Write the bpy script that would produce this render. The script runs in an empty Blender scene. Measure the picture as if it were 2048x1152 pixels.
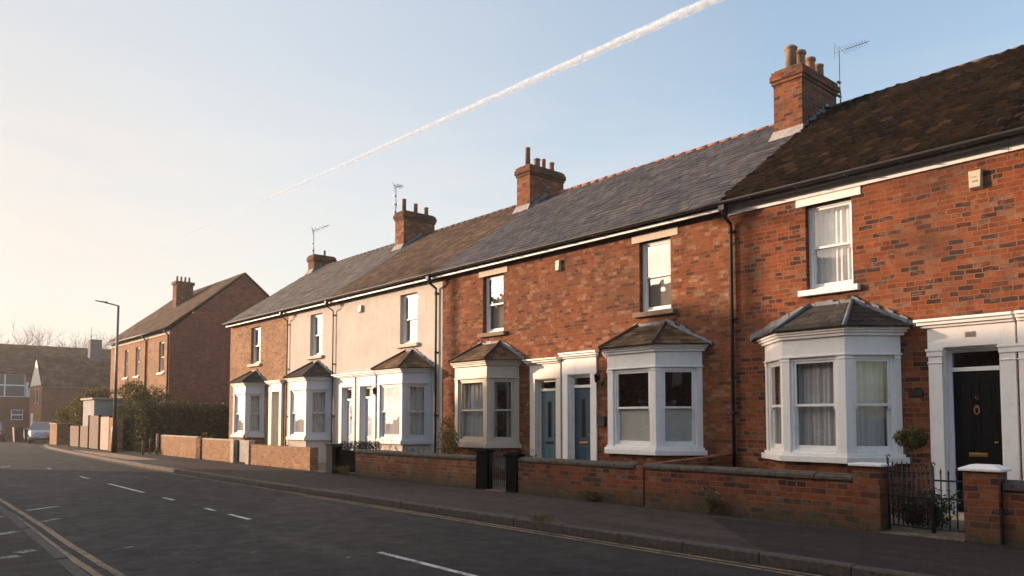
import bpy, bmesh, math, random
from mathutils import Vector, Matrix, noise
random.seed(7)
S = bpy.context.scene
COL = S.collection
rad = math.radians
# ------------------------------------------------------------------ camera
cam = bpy.data.cameras.new('camera'); camo = bpy.data.objects.new('camera', cam); COL.objects.link(camo)
YAW = 41.18; TAN = .055
camo.location = (0, 0, 1.5)
camo.rotation_euler = (rad(90) + math.atan(TAN), 0, -rad(YAW))
cam.sensor_width = 36; cam.lens = 1550 / 2048 * 36
cam.shift_y = (754.75 - 576) / 2048
cam.clip_end = 20000; cam.clip_start = .05
S.camera = camo
# ------------------------------------------------------------------ sun and sky
SUN_AZ = 34.0      # degrees to the left of +Y (down the street)
SUN_EL = 9.5
w = bpy.data.worlds.new('World'); S.world = w; w.use_nodes = True
nt = w.node_tree; nt.nodes.clear()
sky = nt.nodes.new('ShaderNodeTexSky'); sky.sky_type = 'NISHITA'; sky.sun_disc = False
sky.sun_elevation = rad(SUN_EL); sky.sun_rotation = rad(-SUN_AZ)
sky.air_density = 1.0; sky.dust_density = 2.0; sky.ozone_density = 1.2
bg = nt.nodes.new('ShaderNodeBackground'); bg.inputs['Strength'].default_value = .15
out = nt.nodes.new('ShaderNodeOutputWorld')
# thin high cloud streaks low in the sky, mixed into the sky colour
tc = nt.nodes.new('ShaderNodeTexCoord')
mp = nt.nodes.new('ShaderNodeMapping'); mp.inputs['Scale'].default_value = (1.2, 1.2, 9)
mp.inputs['Rotation'].default_value = (rad(4), rad(-5), 0)
nz = nt.nodes.new('ShaderNodeTexNoise'); nz.inputs['Scale'].default_value = 1.6; nz.inputs['Detail'].default_value = 6
nz.inputs['Roughness'].default_value = .55; nz.inputs['Distortion'].default_value = .6
cr = nt.nodes.new('ShaderNodeValToRGB'); cr.color_ramp.elements[0].position = .44; cr.color_ramp.elements[1].position = .66
sp = nt.nodes.new('ShaderNodeSeparateXYZ')
mr = nt.nodes.new('ShaderNodeMapRange'); mr.inputs[1].default_value = .02; mr.inputs[2].default_value = .42; mr.inputs[3].default_value = .75; mr.inputs[4].default_value = 0.04
mul = nt.nodes.new('ShaderNodeMath'); mul.operation = 'MULTIPLY'
mix = nt.nodes.new('ShaderNodeMix'); mix.data_type = 'RGBA'; mix.inputs['B'].default_value = (7.4, 6.7, 6.0, 1)
L = nt.links.new
L(tc.outputs['Generated'], mp.inputs[0]); L(mp.outputs[0], nz.inputs['Vector']); L(nz.outputs[0], cr.inputs[0])
L(tc.outputs['Generated'], sp.inputs[0]); L(sp.outputs[2], mr.inputs[0]); L(cr.outputs[0], mul.inputs[0]); L(mr.outputs[0], mul.inputs[1])
# a thin veil of high cloud, denser towards the sun
d = Vector((-math.sin(rad(SUN_AZ)) * math.cos(rad(SUN_EL)), math.cos(rad(SUN_AZ)) * math.cos(rad(SUN_EL)), math.sin(rad(SUN_EL))))
dt = nt.nodes.new('ShaderNodeVectorMath'); dt.operation = 'DOT_PRODUCT'; dt.inputs[1].default_value = d; L(tc.outputs['Generated'], dt.inputs[0])
vf = nt.nodes.new('ShaderNodeValToRGB'); L(dt.outputs['Value'], vf.inputs[0])
e = vf.color_ramp.elements; e[0].position = 0; e[0].color = (.14, .14, .14, 1); e[1].position = .72; e[1].color = (.90, .90, .90, 1)
q = e.new(.34); q.color = (.55, .55, .55, 1); q = e.new(1); q.color = (.95, .95, .95, 1)
vc = nt.nodes.new('ShaderNodeValToRGB'); mz = nt.nodes.new('ShaderNodeMapRange'); mz.inputs[1].default_value = 0; mz.inputs[2].default_value = .6; L(sp.outputs[2], mz.inputs[0]); L(mz.outputs[0], vc.inputs[0])
e = vc.color_ramp.elements; e[0].position = 0; e[0].color = (1, .94, .875, 1); e[1].position = .9; e[1].color = (.73, .79, .86, 1)
q = e.new(.35); q.color = (.95, .90, .84, 1); q = e.new(.62); q.color = (.83, .84, .85, 1)
vm = nt.nodes.new('ShaderNodeVectorMath'); vm.operation = 'SCALE'; vm.inputs['Scale'].default_value = 2.25; L(vc.outputs[0], vm.inputs[0])
veil = nt.nodes.new('ShaderNodeMix'); veil.data_type = 'RGBA'; L(vf.outputs[0], veil.inputs['Factor']); L(sky.outputs[0], veil.inputs['A']); L(vm.outputs[0], veil.inputs['B'])
mix.inputs['B'].default_value = (2.6, 2.32, 2.12, 1)
# the bright glow round the low sun itself
gl = nt.nodes.new('ShaderNodeMapRange'); gl.interpolation_type = 'SMOOTHSTEP'; gl.inputs[1].default_value = .79; gl.inputs[2].default_value = 1; gl.inputs[3].default_value = 0; gl.inputs[4].default_value = 1; L(dt.outputs['Value'], gl.inputs[0])
gm = nt.nodes.new('ShaderNodeMix'); gm.data_type = 'RGBA'; L(gl.outputs[0], gm.inputs['Factor']); L(veil.outputs['Result'], gm.inputs['A']); gm.inputs['B'].default_value = (19, 15, 11.5, 1)
L(mul.outputs[0], mix.inputs['Factor']); L(gm.outputs['Result'], mix.inputs['A']); L(mix.outputs['Result'], bg.inputs[0]); L(bg.outputs[0], out.inputs[0])
sl = bpy.data.lights.new('sun', 'SUN'); sl.energy = 2.75; sl.angle = rad(.6); sl.color = (1, .68, .46)
so = bpy.data.objects.new('sun', sl); COL.objects.link(so); so.location = (-30, 60, 30)
d = Vector((-math.sin(rad(SUN_AZ)) * math.cos(rad(SUN_EL)), math.cos(rad(SUN_AZ)) * math.cos(rad(SUN_EL)), math.sin(rad(SUN_EL))))
so.rotation_euler = d.to_track_quat('Z', 'Y').to_euler()
S.view_settings.view_transform = 'Standard'; S.view_settings.look = 'None'; S.view_settings.exposure = 1.38; S.view_settings.gamma = 1
S.view_settings.use_curve_mapping = False
S.cycles.max_bounces = 6; S.cycles.transparent_max_bounces = 12; S.cycles.caustics_reflective = False; S.cycles.caustics_refractive = False
S.cycles.volume_bounces = 0

# ------------------------------------------------------------------ materials
class NT:
    def __init__(s, name):
        s.m = bpy.data.materials.new(name); s.m.use_nodes = True; s.t = s.m.node_tree; s.t.nodes.clear()
        s.out = s.n('OutputMaterial')
    def n(s, k, **kw):
        x = s.t.nodes.new('ShaderNode' + k)
        for a, b in kw.items(): setattr(x, a, b)
        return x
    def l(s, a, b): s.t.links.new(a, b)
    def val(s, sock, v):
        if isinstance(v, bpy.types.NodeSocket): s.l(v, sock)
        elif isinstance(v, tuple) and len(v) == 3 and sock.type == 'RGBA': sock.default_value = (*v, 1)
        else: sock.default_value = v
    def uv(s): return s.n('TexCoord').outputs['UV']
    def obj(s): return s.n('NewGeometry').outputs['Position']
    def math(s, op, a, b=0, clamp=False):
        x = s.n('Math', operation=op, use_clamp=clamp); s.val(x.inputs[0], a); s.val(x.inputs[1], b); return x.outputs[0]
    def noise(s, vec, scale, detail=3, rough=.55, dist=0, out=0):
        x = s.n('TexNoise'); s.l(vec, x.inputs['Vector']); x.inputs['Scale'].default_value = scale
        x.inputs['Detail'].default_value = detail; x.inputs['Roughness'].default_value = rough; x.inputs['Distortion'].default_value = dist
        return x.outputs[out]
    def map(s, vec, sc=(1, 1, 1), loc=(0, 0, 0), rot=(0, 0, 0)):
        x = s.n('Mapping'); s.l(vec, x.inputs[0]); x.inputs['Scale'].default_value = sc; x.inputs['Location'].default_value = loc
        x.inputs['Rotation'].default_value = rot; return x.outputs[0]
    def rng(s, v, a, b, c=0, d=1):
        x = s.n('MapRange'); s.val(x.inputs[0], v)
        for i, q in enumerate((a, b, c, d)): x.inputs[i + 1].default_value = q
        return x.outputs[0]
    def mix(s, f, a, b, mode='MIX'):
        x = s.n('Mix', data_type='RGBA', blend_type=mode); s.val(x.inputs['Factor'], f); s.val(x.inputs['A'], a); s.val(x.inputs['B'], b)
        return x.outputs['Result']
    def ramp(s, v, stops, mode='LINEAR'):
        x = s.n('ValToRGB'); s.l(v, x.inputs[0]); e = x.color_ramp.elements; x.color_ramp.interpolation = mode
        while len(e) > 1: e.remove(e[0])
        e[0].position = stops[0][0]; e[0].color = (*stops[0][1], 1)
        for p, c in stops[1:]: q = e.new(p); q.color = (*c, 1)
        return x.outputs[0]
    def bump(s, h, dist=.01, strength=1, normal=None):
        x = s.n('Bump'); x.inputs['Distance'].default_value = dist; x.inputs['Strength'].default_value = strength
        s.l(h, x.inputs['Height'])
        if normal: s.l(normal, x.inputs['Normal'])
        return x.outputs[0]
    def rnd(s):
        return s.n('Attribute', attribute_name='rnd').outputs['Fac']
    def principled(s, col, rough=.8, normal=None, metal=0, spec=None, **kw):
        p = s.n('BsdfPrincipled'); s.val(p.inputs['Base Color'], col); s.val(p.inputs['Roughness'], rough)
        p.inputs['Metallic'].default_value = metal
        if spec is not None: p.inputs['Specular IOR Level'].default_value = spec
        if normal: s.l(normal, p.inputs['Normal'])
        s.l(p.outputs[0], s.out.inputs[0]); return s.m

def m_brick(name, pal, mortar=(.34, .27, .2), bw=.235, rh=.082, ms=.0065, dirt=.35, moss=0, wob=.010, pale=.0, base_dirt=False):
    t = NT(name); uv = t.uv()
    nv = t.n('TexNoise'); t.l(uv, nv.inputs['Vector']); nv.inputs['Scale'].default_value = 5; nv.inputs['Detail'].default_value = 3
    sub = t.n('VectorMath', operation='SUBTRACT'); t.l(nv.outputs[1], sub.inputs[0]); sub.inputs[1].default_value = (.5, .5, .5)
    sc = t.n('VectorMath', operation='SCALE'); t.l(sub.outputs[0], sc.inputs[0]); sc.inputs['Scale'].default_value = wob * 2
    ad = t.n('VectorMath', operation='ADD'); t.l(uv, ad.inputs[0]); t.l(sc.outputs[0], ad.inputs[1])
    b = t.n('TexBrick'); t.l(ad.outputs[0], b.inputs['Vector']); b.offset = .5; b.inputs['Scale'].default_value = 1
    b.inputs['Color1'].default_value = (0, 0, 0, 1); b.inputs['Color2'].default_value = (1, 1, 1, 1); b.inputs['Mortar'].default_value = (.5, .5, .5, 1)
    b.inputs['Brick Width'].default_value = bw; b.inputs['Row Height'].default_value = rh; b.inputs['Mortar Size'].default_value = ms
    b.inputs['Mortar Smooth'].default_value = .3; b.inputs['Bias'].default_value = 0
    b.squash = .62; b.squash_frequency = 3
    wn = t.n('TexWhiteNoise', noise_dimensions='1D'); t.l(b.outputs[0], wn.inputs['W'])
    blot = t.noise(t.map(uv, (6, 13, 1)), 1, 4, .7)
    k = t.math('ADD', t.math('MULTIPLY', wn.outputs[0], .92), t.math('MULTIPLY', blot, .36))
    k = t.math('SUBTRACT', k, .14, True)
    col = t.ramp(k, [(i / len(pal), c) for i, c in enumerate(pal)], 'LINEAR')
    big = t.noise(uv, .75, 6, .68); mid = t.noise(uv, 2.6, 5, .7); fine = t.noise(uv, 38, 3, .7)
    col = t.mix(1, col, t.ramp(mid, [(.28, (.66, .66, .70)), (.5, (1, 1, 1)), (.72, (1.25, 1.2, 1.12))]), 'MULTIPLY')
    col = t.mix(1, col, t.ramp(fine, [(.3, (.72, .7, .7)), (.7, (1.25, 1.25, 1.25))]), 'MULTIPLY')
    if pale:
        col = t.mix(t.math('MULTIPLY', t.rng(t.noise(uv, 4.5, 5, .75), .56, .72), pale), col, (.55, .38, .28))
    mfac = t.rng(fine, .3, .7, .7, 1.15)
    mcol = t.mix(t.rng(mid, .35, .7), mortar, tuple(c * .55 for c in mortar))
    f = t.math('MULTIPLY', b.outputs[1], mfac, True)
    f = t.math('MULTIPLY', f, t.rng(t.noise(uv, 1.3, 4, .7), .3, .6, .35, 1), True)
    col = t.mix(f, col, mcol)
    col = t.mix(t.math('MULTIPLY', t.rng(big, .44, .64), dirt), col, (.06, .042, .034))
    if base_dirt:
        z = t.n('SeparateXYZ'); t.l(t.obj(), z.inputs[0])
        h = t.math('ADD', z.outputs[2], t.math('MULTIPLY', t.noise(uv, 3, 4, .7), -.5))
        k = t.rng(h, -.22, .14, .9, 0)
        col = t.mix(k, col, t.mix(t.noise(uv, 14, 3), (.035, .035, .02), (.10, .085, .06)))
    if moss:
        mk = t.math('MULTIPLY', t.rng(t.noise(uv, 6, 5, .75), .5, .66), moss)
        col = t.mix(mk, col, (.06, .055, .02))
    hgt = t.math('ADD', t.math('MULTIPLY', b.outputs[1], -1), t.math('MULTIPLY', t.noise(uv, 60, 3, .7), .55))
    hgt = t.math('ADD', hgt, t.math('MULTIPLY', b.outputs[0], .25))
    return t.principled(col, .9, t.bump(hgt, .009, .9), spec=.2)

def m_paint(name, col, dirt=.25, rough=.45, dcol=(.35, .3, .24), bump=.002):
    t = NT(name); p = t.obj()
    a = t.rng(t.noise(p, 6, 6, .78), .52, .74); s = t.rng(t.noise(t.map(p, (9, 9, .8)), 1, 4, .6), .52, .8)
    c = t.mix(t.math('MULTIPLY', a, dirt), col, dcol); c = t.mix(t.math('MULTIPLY', s, dirt * .8), c, dcol)
    return t.principled(c, rough, t.bump(t.noise(p, 30, 3), bump, .6))

def m_render(name, col, col2, dark):
    t = NT(name); p = t.uv()
    c = t.mix(t.rng(t.noise(p, 1.1, 5, .65), .35, .7), col, col2)
    c = t.mix(t.math('MULTIPLY', t.rng(t.noise(p, 3.3, 6, .75), .52, .75), .35), c, dark)
    c = t.mix(t.math('MULTIPLY', t.rng(t.noise(t.map(p, (5, .5, 1)), 1.6, 4, .6), .5, .8), .35), c, dark)
    h = t.math('ADD', t.noise(p, 9, 4, .7), t.math('MULTIPLY', t.noise(p, 90, 2), .35))
    return t.principled(c, .92, t.bump(h, .012, .7), spec=.15)

def m_tile(name, stops, rough=.85, moss=0, mcol=(.05, .045, .015), spec=.3, bump=.006):
    t = NT(name); p = t.obj()
    c = t.ramp(t.rnd(), stops)
    c = t.mix(1, c, t.ramp(t.noise(p, 22, 4, .7), [(.3, (.65, .65, .65)), (.7, (1.35, 1.32, 1.3))]), 'MULTIPLY')
    c = t.mix(1, c, t.ramp(t.noise(p, .9, 4, .6), [(.3, (.75, .75, .78)), (.7, (1.25, 1.2, 1.15))]), 'MULTIPLY')
    if moss: c = t.mix(t.math('MULTIPLY', t.rng(t.noise(p, 5, 6, .8), .5, .62), moss), c, mcol)
    return t.principled(c, rough, t.bump(t.noise(p, 45, 4, .75), bump, .8), spec=spec)

def m_flat(name, col, rough=.6, metal=0, var=.3, scale=12, bump=.002, spec=None):
    t = NT(name); p = t.obj()
    lo = tuple(c * (1 - var) for c in col); hi = tuple(min(1, c * (1 + var)) for c in col)
    c = t.ramp(t.noise(p, scale, 4, .65), [(.3, lo), (.7, hi)])
    return t.principled(c, t.rng(t.noise(p, scale * .7, 2), .2, .8, max(.05, rough - .1), min(1, rough + .1)), t.bump(t.noise(p, scale * 3, 3), bump, .6), metal=metal, spec=spec)

def m_asphalt(name, base, warm, coarse=1.0, patch=.5, rough=.8):
    t = NT(name); p = t.obj()
    fine = t.noise(p, 95, 3, .75); mid = t.noise(p, 2.2, 5, .65); big = t.noise(t.map(p, (1, .35, 1)), .45, 4, .6, .6)
    c = t.mix(t.rng(big, .35, .65), base, warm)
    c = t.mix(t.math('MULTIPLY', t.rng(mid, .5, .75), patch), c, tuple(x * .45 for x in base))
    tr = t.noise(t.map(p, (2.6, .06, 1)), 1, 3, .5)
    c = t.mix(1, c, t.ramp(tr, [(.3, (.82, .82, .82)), (.7, (1.2, 1.18, 1.15))]), 'MULTIPLY')
    c = t.mix(1, c, t.ramp(fine, [(.28, (.35, .35, .37)), (.5, (1, 1, 1)), (.75, (2.0, 1.9, 1.8))]), 'MULTIPLY')
    c = t.mix(1, c, t.ramp(t.noise(p, 24, 3, .8), [(.3, (.6, .6, .6)), (.5, (1, 1, 1)), (.7, (1.6, 1.55, 1.5))]), 'MULTIPLY')
    sm = t.n('TexVoronoi', feature='F1'); t.l(t.map(p, (1, .5, 1)), sm.inputs['Vector']); sm.inputs['Scale'].default_value = .23
    pt = t.n('SeparateColor'); t.l(sm.outputs['Color'], pt.inputs[0])
    c = t.mix(1, c, t.ramp(pt.outputs[0], [(0, (.55, .55, .58)), (.3, (.9, .9, .9)), (.8, (1.05, 1.03, 1)), (1, (1.5, 1.42, 1.35))]), 'MULTIPLY')
    vo = t.n('TexVoronoi', feature='DISTANCE_TO_EDGE'); t.l(t.map(t.obj(), (1, .6, 1)), vo.inputs['Vector']); vo.inputs['Scale'].default_value = .42
    dv = t.n('TexNoise'); t.l(p, dv.inputs['Vector']); dv.inputs['Scale'].default_value = 2.5; dv.inputs['Detail'].default_value = 5
    ad = t.n('VectorMath', operation='ADD'); t.l(t.map(p, (1, .6, 1)), ad.inputs[0]); t.l(dv.outputs[1], ad.inputs[1]); t.l(ad.outputs[0], vo.inputs['Vector'])
    crack = t.math('MULTIPLY', t.rng(vo.outputs[0], 0, .011, 1, 0), t.rng(t.noise(p, .7, 3), .48, .56))
    c = t.mix(t.math('MULTIPLY', crack, .75, True), c, (.012, .011, .010))
    h = t.math('SUBTRACT', t.math('ADD', t.noise(p, 70, 3, .8), t.math('MULTIPLY', t.noise(p, 3, 3), .6)), crack)
    return t.principled(c, t.rng(t.noise(p, 4, 4), .3, .7, rough - .12, rough + .1), t.bump(h, .007 * coarse, .9), spec=.2)

def m_mark(name, col, under, wear=.5):
    t = NT(name); p = t.obj()
    k = t.math('ADD', t.noise(p, 26, 4, .8), t.math('MULTIPLY', t.noise(p, 3, 3, .6), .6))
    c = t.mix(t.rng(k, .62 + .3 * (1 - wear), .80 + .3 * (1 - wear)), col, under)
    return t.principled(c, .75, t.bump(t.noise(p, 80, 3, .8), .004, .8), spec=.3)

def m_leaf(name, stops, trans=.35):
    t = NT(name); c = t.ramp(t.rnd(), stops)
    d = t.n('BsdfDiffuse'); t.l(c, d.inputs[0]); tr = t.n('BsdfTranslucent'); t.l(t.mix(1, c, (1.3, 1.2, .6), 'MULTIPLY'), tr.inputs[0])
    g = t.n('BsdfGlossy'); g.inputs['Roughness'].default_value = .5; g.inputs[0].default_value = (.8, .8, .8, 1)
    a = t.n('MixShader'); a.inputs[0].default_value = trans; t.l(d.outputs[0], a.inputs[1]); t.l(tr.outputs[0], a.inputs[2])
    b = t.n('MixShader'); b.inputs[0].default_value = .04; t.l(a.outputs[0], b.inputs[1]); t.l(g.outputs[0], b.inputs[2])
    t.l(b.outputs[0], t.out.inputs[0]); return t.m

def m_glass(name, ior=2.0, tint=(.9, .92, .92)):
    t = NT(name); p = t.obj()
    bp = t.bump(t.noise(p, 1.6, 2), .006, 1)
    fr = t.n('Fresnel'); fr.inputs[0].default_value = ior
    g = t.n('BsdfGlossy'); g.inputs['Roughness'].default_value = .015; g.inputs[0].default_value = (1, 1, 1, 1); t.l(bp, g.inputs['Normal'])
    tr = t.n('BsdfTransparent'); tr.inputs[0].default_value = (*tint, 1)
    geo = t.n('NewGeometry'); # same fresnel from both faces
    lw = t.n('LayerWeight'); lw.inputs[0].default_value = .5
    f = t.math('ADD', t.math('MULTIPLY', t.math('POWER', lw.outputs[1], 3.0), 1.0 - (ior - 1) ** 2 / (ior + 1) ** 2), (ior - 1) ** 2 / (ior + 1) ** 2, True)
    a = t.n('MixShader'); t.l(f, a.inputs[0]); t.l(tr.outputs[0], a.inputs[1]); t.l(g.outputs[0], a.inputs[2])
    t.l(a.outputs[0], t.out.inputs[0]); return t.m

def m_cloth(name, col, trans=.4):
    t = NT(name); p = t.obj()
    c = t.mix(t.noise(p, 6, 3), col, tuple(x * .8 for x in col))
    d = t.n('BsdfDiffuse'); t.l(c, d.inputs[0]); tr = t.n('BsdfTranslucent'); t.l(c, tr.inputs[0])
    a = t.n('MixShader'); a.inputs[0].default_value = trans; t.l(d.outputs[0], a.inputs[1]); t.l(tr.outputs[0], a.inputs[2])
    t.l(a.outputs[0], t.out.inputs[0]); return t.m

M = {}
PAL_F = [(0.045, 0.026, 0.022), (0.07, 0.03, 0.022), (0.144, 0.043, 0.021), (0.219, 0.057, 0.021), (0.248, 0.069, 0.024), (0.207, 0.054, 0.021), (0.23, 0.074, 0.03), (0.271, 0.08, 0.027), (0.173, 0.046, 0.018), (0.253, 0.097, 0.046), (0.23, 0.114, 0.067), (0.05, 0.03, 0.026)]
PAL_E = [(0.069, 0.034, 0.024), (0.115, 0.046, 0.027), (0.173, 0.057, 0.027), (0.219, 0.069, 0.027), (0.242, 0.08, 0.034), (0.207, 0.069, 0.03), (0.253, 0.091, 0.04), (0.196, 0.063, 0.027), (0.265, 0.114, 0.055), (0.288, 0.154, 0.091)]
PAL_O = [(.34, .19, .10), (.42, .24, .13), (.30, .17, .09), (.46, .28, .16), (.24, .14, .09), (.40, .22, .12)]
M['brickF'] = m_brick('red_brick', PAL_F, bw=.232, rh=.081, dirt=.5, mortar=(.33, .19, .115), wob=.020, ms=.0085, pale=.3)
M['brickE'] = m_brick('orange_brick', PAL_E, dirt=.4, pale=.6, wob=.024, mortar=(.30, .175, .10), bw=.22, rh=.075)
M['brick0'] = m_brick('brown_brick', PAL_O, dirt=.25, pale=.5, mortar=(.4, .3, .2))
M['brickW'] = m_brick('wall_brick', PAL_F, bw=.245, rh=.088, dirt=.45, mortar=(.26, .19, .145), base_dirt=True, wob=.02, ms=.009)
M['brickW2'] = m_brick('old_wall_brick', PAL_E, dirt=.4, mortar=(.36, .28, .2), base_dirt=True, wob=.02, pale=.3, ms=.009)
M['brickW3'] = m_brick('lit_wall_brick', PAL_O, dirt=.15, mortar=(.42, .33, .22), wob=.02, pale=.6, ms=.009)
M['brickC'] = m_brick('chimney_brick', PAL_F, bw=.235, rh=.088, dirt=.6, moss=.5, mortar=(.3, .22, .16), ms=.007)
M['brickC2'] = m_brick('old_chimney_brick', PAL_E, dirt=.5, moss=.4, mortar=(.3, .22, .16))
M['brickM'] = m_brick('sooty_mossy_brick', PAL_F, bw=.235, rh=.075, dirt=.8, moss=.8, mortar=(.12, .09, .06), ms=.007)
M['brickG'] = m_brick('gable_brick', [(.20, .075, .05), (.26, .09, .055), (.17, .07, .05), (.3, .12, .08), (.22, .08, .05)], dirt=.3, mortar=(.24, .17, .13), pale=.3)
M['brickB'] = m_brick('far_brick', [(.22, .10, .065), (.29, .13, .08), (.25, .11, .07)], dirt=.2)
M['white'] = m_paint('white_paint', (.88, .87, .86), .3, dcol=(.45, .41, .35))
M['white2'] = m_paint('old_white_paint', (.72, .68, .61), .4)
M['beige'] = m_paint('beige_masonry_paint', (.56, .47, .38), .3)
M['shadewhite'] = m_paint('shade_toned_white_paint', (.58, .60, .63), .25, dcol=(.38, .36, .33))  # white paint with cool shade put into its base colour
M['stone'] = m_paint('painted_stone', (.62, .53, .42), .45, .8)
M['stonesill'] = m_paint('bare_stone', (.26, .19, .13), .5, .9, (.1, .08, .06), .006)
M['cream'] = m_render('cream_render', (.54, .50, .445), (.64, .60, .55), (.40, .32, .25))
M['cream2'] = m_render('pale_render', (.55, .50, .45), (.62, .57, .52), (.40, .32, .26))
M['blackpipe'] = m_flat('black_iron_paint', (.010, .010, .011), .55, var=.4)
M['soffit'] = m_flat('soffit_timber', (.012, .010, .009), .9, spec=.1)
M['tileF'] = m_tile('mossy_brown_tiles', [(0, (.014, .010, .008)), (.5, (.025, .016, .011)), (.9, (.040, .024, .015)), (1, (.085, .05, .03))], .95, .6, (.035, .030, .010), bump=.012, spec=.08)
M['slate'] = m_tile('blue_slate', [(0, (.038, .040, .050)), (.5, (.066, .064, .072)), (.9, (.085, .080, .082)), (1, (.11, .095, .09))], .7, .18, (.06, .055, .045), .3)
M['slate0'] = m_tile('grey_slate', [(0, (.075, .072, .078)), (.5, (.105, .098, .095)), (1, (.15, .13, .115))], .75, .2, (.07, .06, .045), .3)
M['tileC'] = m_tile('brown_tiles', [(0, (.065, .045, .034)), (.5, (.10, .068, .048)), (1, (.16, .11, .075))], .9, .35, (.05, .045, .02), .12)
M['baytile'] = m_tile('bay_tiles', [(0, (.07, .05, .034)), (.5, (.12, .08, .05)), (1, (.2, .135, .08))], .9, .4, (.06, .055, .022), .12)
M['bayslate'] = m_tile('bay_slates', [(0, (.035, .034, .034)), (.5, (.05, .048, .046)), (1, (.075, .068, .06))], .85, .2, spec=.2)
M['ridgeR'] = m_flat('red_ridge_clay', (.26, .10, .06), .85, var=.5, scale=9)
M['ridgeD'] = m_flat('brown_ridge_clay', (.09, .06, .045), .9, var=.4, scale=9)
M['lead'] = m_flat('weathered_lead', (.15, .17, .195), .6, var=.35, scale=7, bump=.01)
M['mortarflash'] = m_flat('mortar_flashing', (.30, .28, .27), .9, var=.3, scale=8, bump=.015)
M['pot'] = m_flat('terracotta_pot', (.26, .125, .07), .8, var=.35, scale=6)
M['pot2'] = m_flat('buff_pot', (.26, .17, .11), .8, var=.35, scale=6)
M['metal'] = m_flat('aerial_metal', (.16, .16, .17), .45, .7)
M['plastic'] = m_flat('alarm_plastic', (.55, .47, .34), .5, var=.1)
M['print'] = m_flat('grey_print', (.25, .22, .18), .6)
M['glass'] = m_glass('window_glass', 1.85, (.97, .98, .98))
M['glassU'] = m_glass('upper_window_glass', 2.7)
M['glassD'] = m_glass('dark_glass', 1.75, (.8, .8, .8))
M['net'] = m_cloth('net_curtain', (.72, .71, .69), .15)
M['netW'] = m_cloth('bright_net_curtain', (.93, .93, .93), .12)
M['drape'] = m_cloth('dull_drape', (.50, .44, .38), .3)
M['frost'] = m_cloth('privacy_film', (.78, .77, .70), .25)
M['doorK'] = m_flat('black_door_gloss', (.006, .006, .007), .35, var=.3, spec=.25)
M['doorB'] = m_flat('blue_door_paint', (.055, .09, .125), .55, var=.12, spec=.12)
M['doorT'] = m_flat('teal_door_paint', (.12, .18, .20), .55, var=.12, spec=.12)
M['doorW'] = m_flat('pale_blue_door_paint', (.42, .50, .62), .5, var=.1)
M['doorG'] = m_flat('dark_door_paint', (.05, .05, .045), .5, var=.2)
M['brass'] = m_flat('aged_brass', (.42, .25, .08), .35, .9, var=.2)
M['interior'] = m_flat('room_plaster', (.22, .18, .14), .9)
M['asphalt'] = m_asphalt('road_asphalt', (.017, .017, .019), (.027, .024, .023), 1.0, .6, .74)
M['pave'] = m_asphalt('pavement_asphalt', (.036, .029, .028), (.052, .042, .039), .8, .55, .82)
M['gutterroad'] = m_asphalt('patched_asphalt', (.035, .036, .038), (.05, .047, .045), 1, .5, .8)
M['threshold'] = m_flat('worn_threshold', (.15, .12, .09), .9, var=.4, scale=5)
M['kerb'] = m_flat('granite_kerb', (.065, .053, .046), .85, var=.45, scale=14, bump=.01)
M['markW'] = m_mark('white_road_paint', (.62, .60, .56), (.09, .088, .085), .5)
M['markY'] = m_mark('yellow_road_paint', (.34, .225, .115), (.06, .055, .05), .6)
M['markFaint'] = m_mark('worn_white_paint', (.45, .42, .38), (.075, .072, .07), .75)
M['earth'] = m_flat('soil', (.045, .035, .022), .95, var=.5, scale=5, bump=.02)
M['yard'] = m_flat('yard_paving', (.10, .085, .07), .9, var=.4, scale=4, bump=.01)
M['coping'] = m_flat('mossy_coping_stone', (.085, .072, .056), .95, var=.5, scale=10, bump=.012)
M['copingL'] = m_flat('pale_coping', (.46, .38, .30), .9, var=.3, scale=8, bump=.01)
M['copingB'] = m_brick('blue_brick_coping', [(.06, .055, .065), (.10, .085, .09), (.07, .06, .07)], bw=.075, rh=.3, mortar=(.16, .13, .11), dirt=.3)
M['iron'] = m_flat('black_wrought_iron', (.010, .011, .010), .45, var=.4)
M['blackwood'] = m_flat('black_stained_timber', (.005, .0045, .004), .9, var=.5, scale=8, bump=.01, spec=.05)
M['wood'] = m_flat('weathered_fence_timber', (.24, .18, .135), .9, var=.3, scale=7, bump=.01)
M['woodpale'] = m_flat('pale_fence_timber', (.50, .42, .33), .9, var=.2, scale=7, bump=.01)
M['post'] = m_flat('mossy_timber_post', (.16, .13, .06), .9, var=.4)
M['lamp'] = m_flat('galvanised_lamp_column', (.16, .14, .13), .5, .4)
M['lampdark'] = m_flat('lamp_base_paint', (.03, .028, .03), .5)
M['leafH'] = m_leaf('hedge_leaves', [(0, (.012, .017, .006)), (.5, (.04, .045, .014)), (1, (.19, .165, .05))], .15)
M['leafB'] = m_leaf('bush_leaves', [(0, (.03, .034, .01)), (.5, (.085, .082, .02)), (1, (.22, .18, .045))])
M['leafY'] = m_leaf('yellowing_leaves', [(0, (.06, .05, .015)), (.5, (.16, .13, .03)), (1, (.30, .22, .06))])
M['leafD'] = m_leaf('box_leaves', [(0, (.010, .015, .006)), (.6, (.028, .035, .012)), (1, (.06, .06, .02))], .2)
M['petal'] = m_leaf('pale_petals', [(0, (.4, .36, .28)), (1, (.65, .6, .5))])
M['bark'] = m_flat('bark', (.075, .05, .032), .9, var=.4, scale=10, bump=.01)
M['twig'] = m_flat('bare_twigs', (.14, .085, .05), .9, var=.3)
M['carS'] = m_flat('silver_car_paint', (.34, .36, .38), .3, .6, var=.05)
M['carR'] = m_flat('dark_red_car_paint', (.10, .03, .025), .3, .2, var=.05)
M['tyre'] = m_flat('tyre_rubber', (.012, .012, .012), .8)
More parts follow.
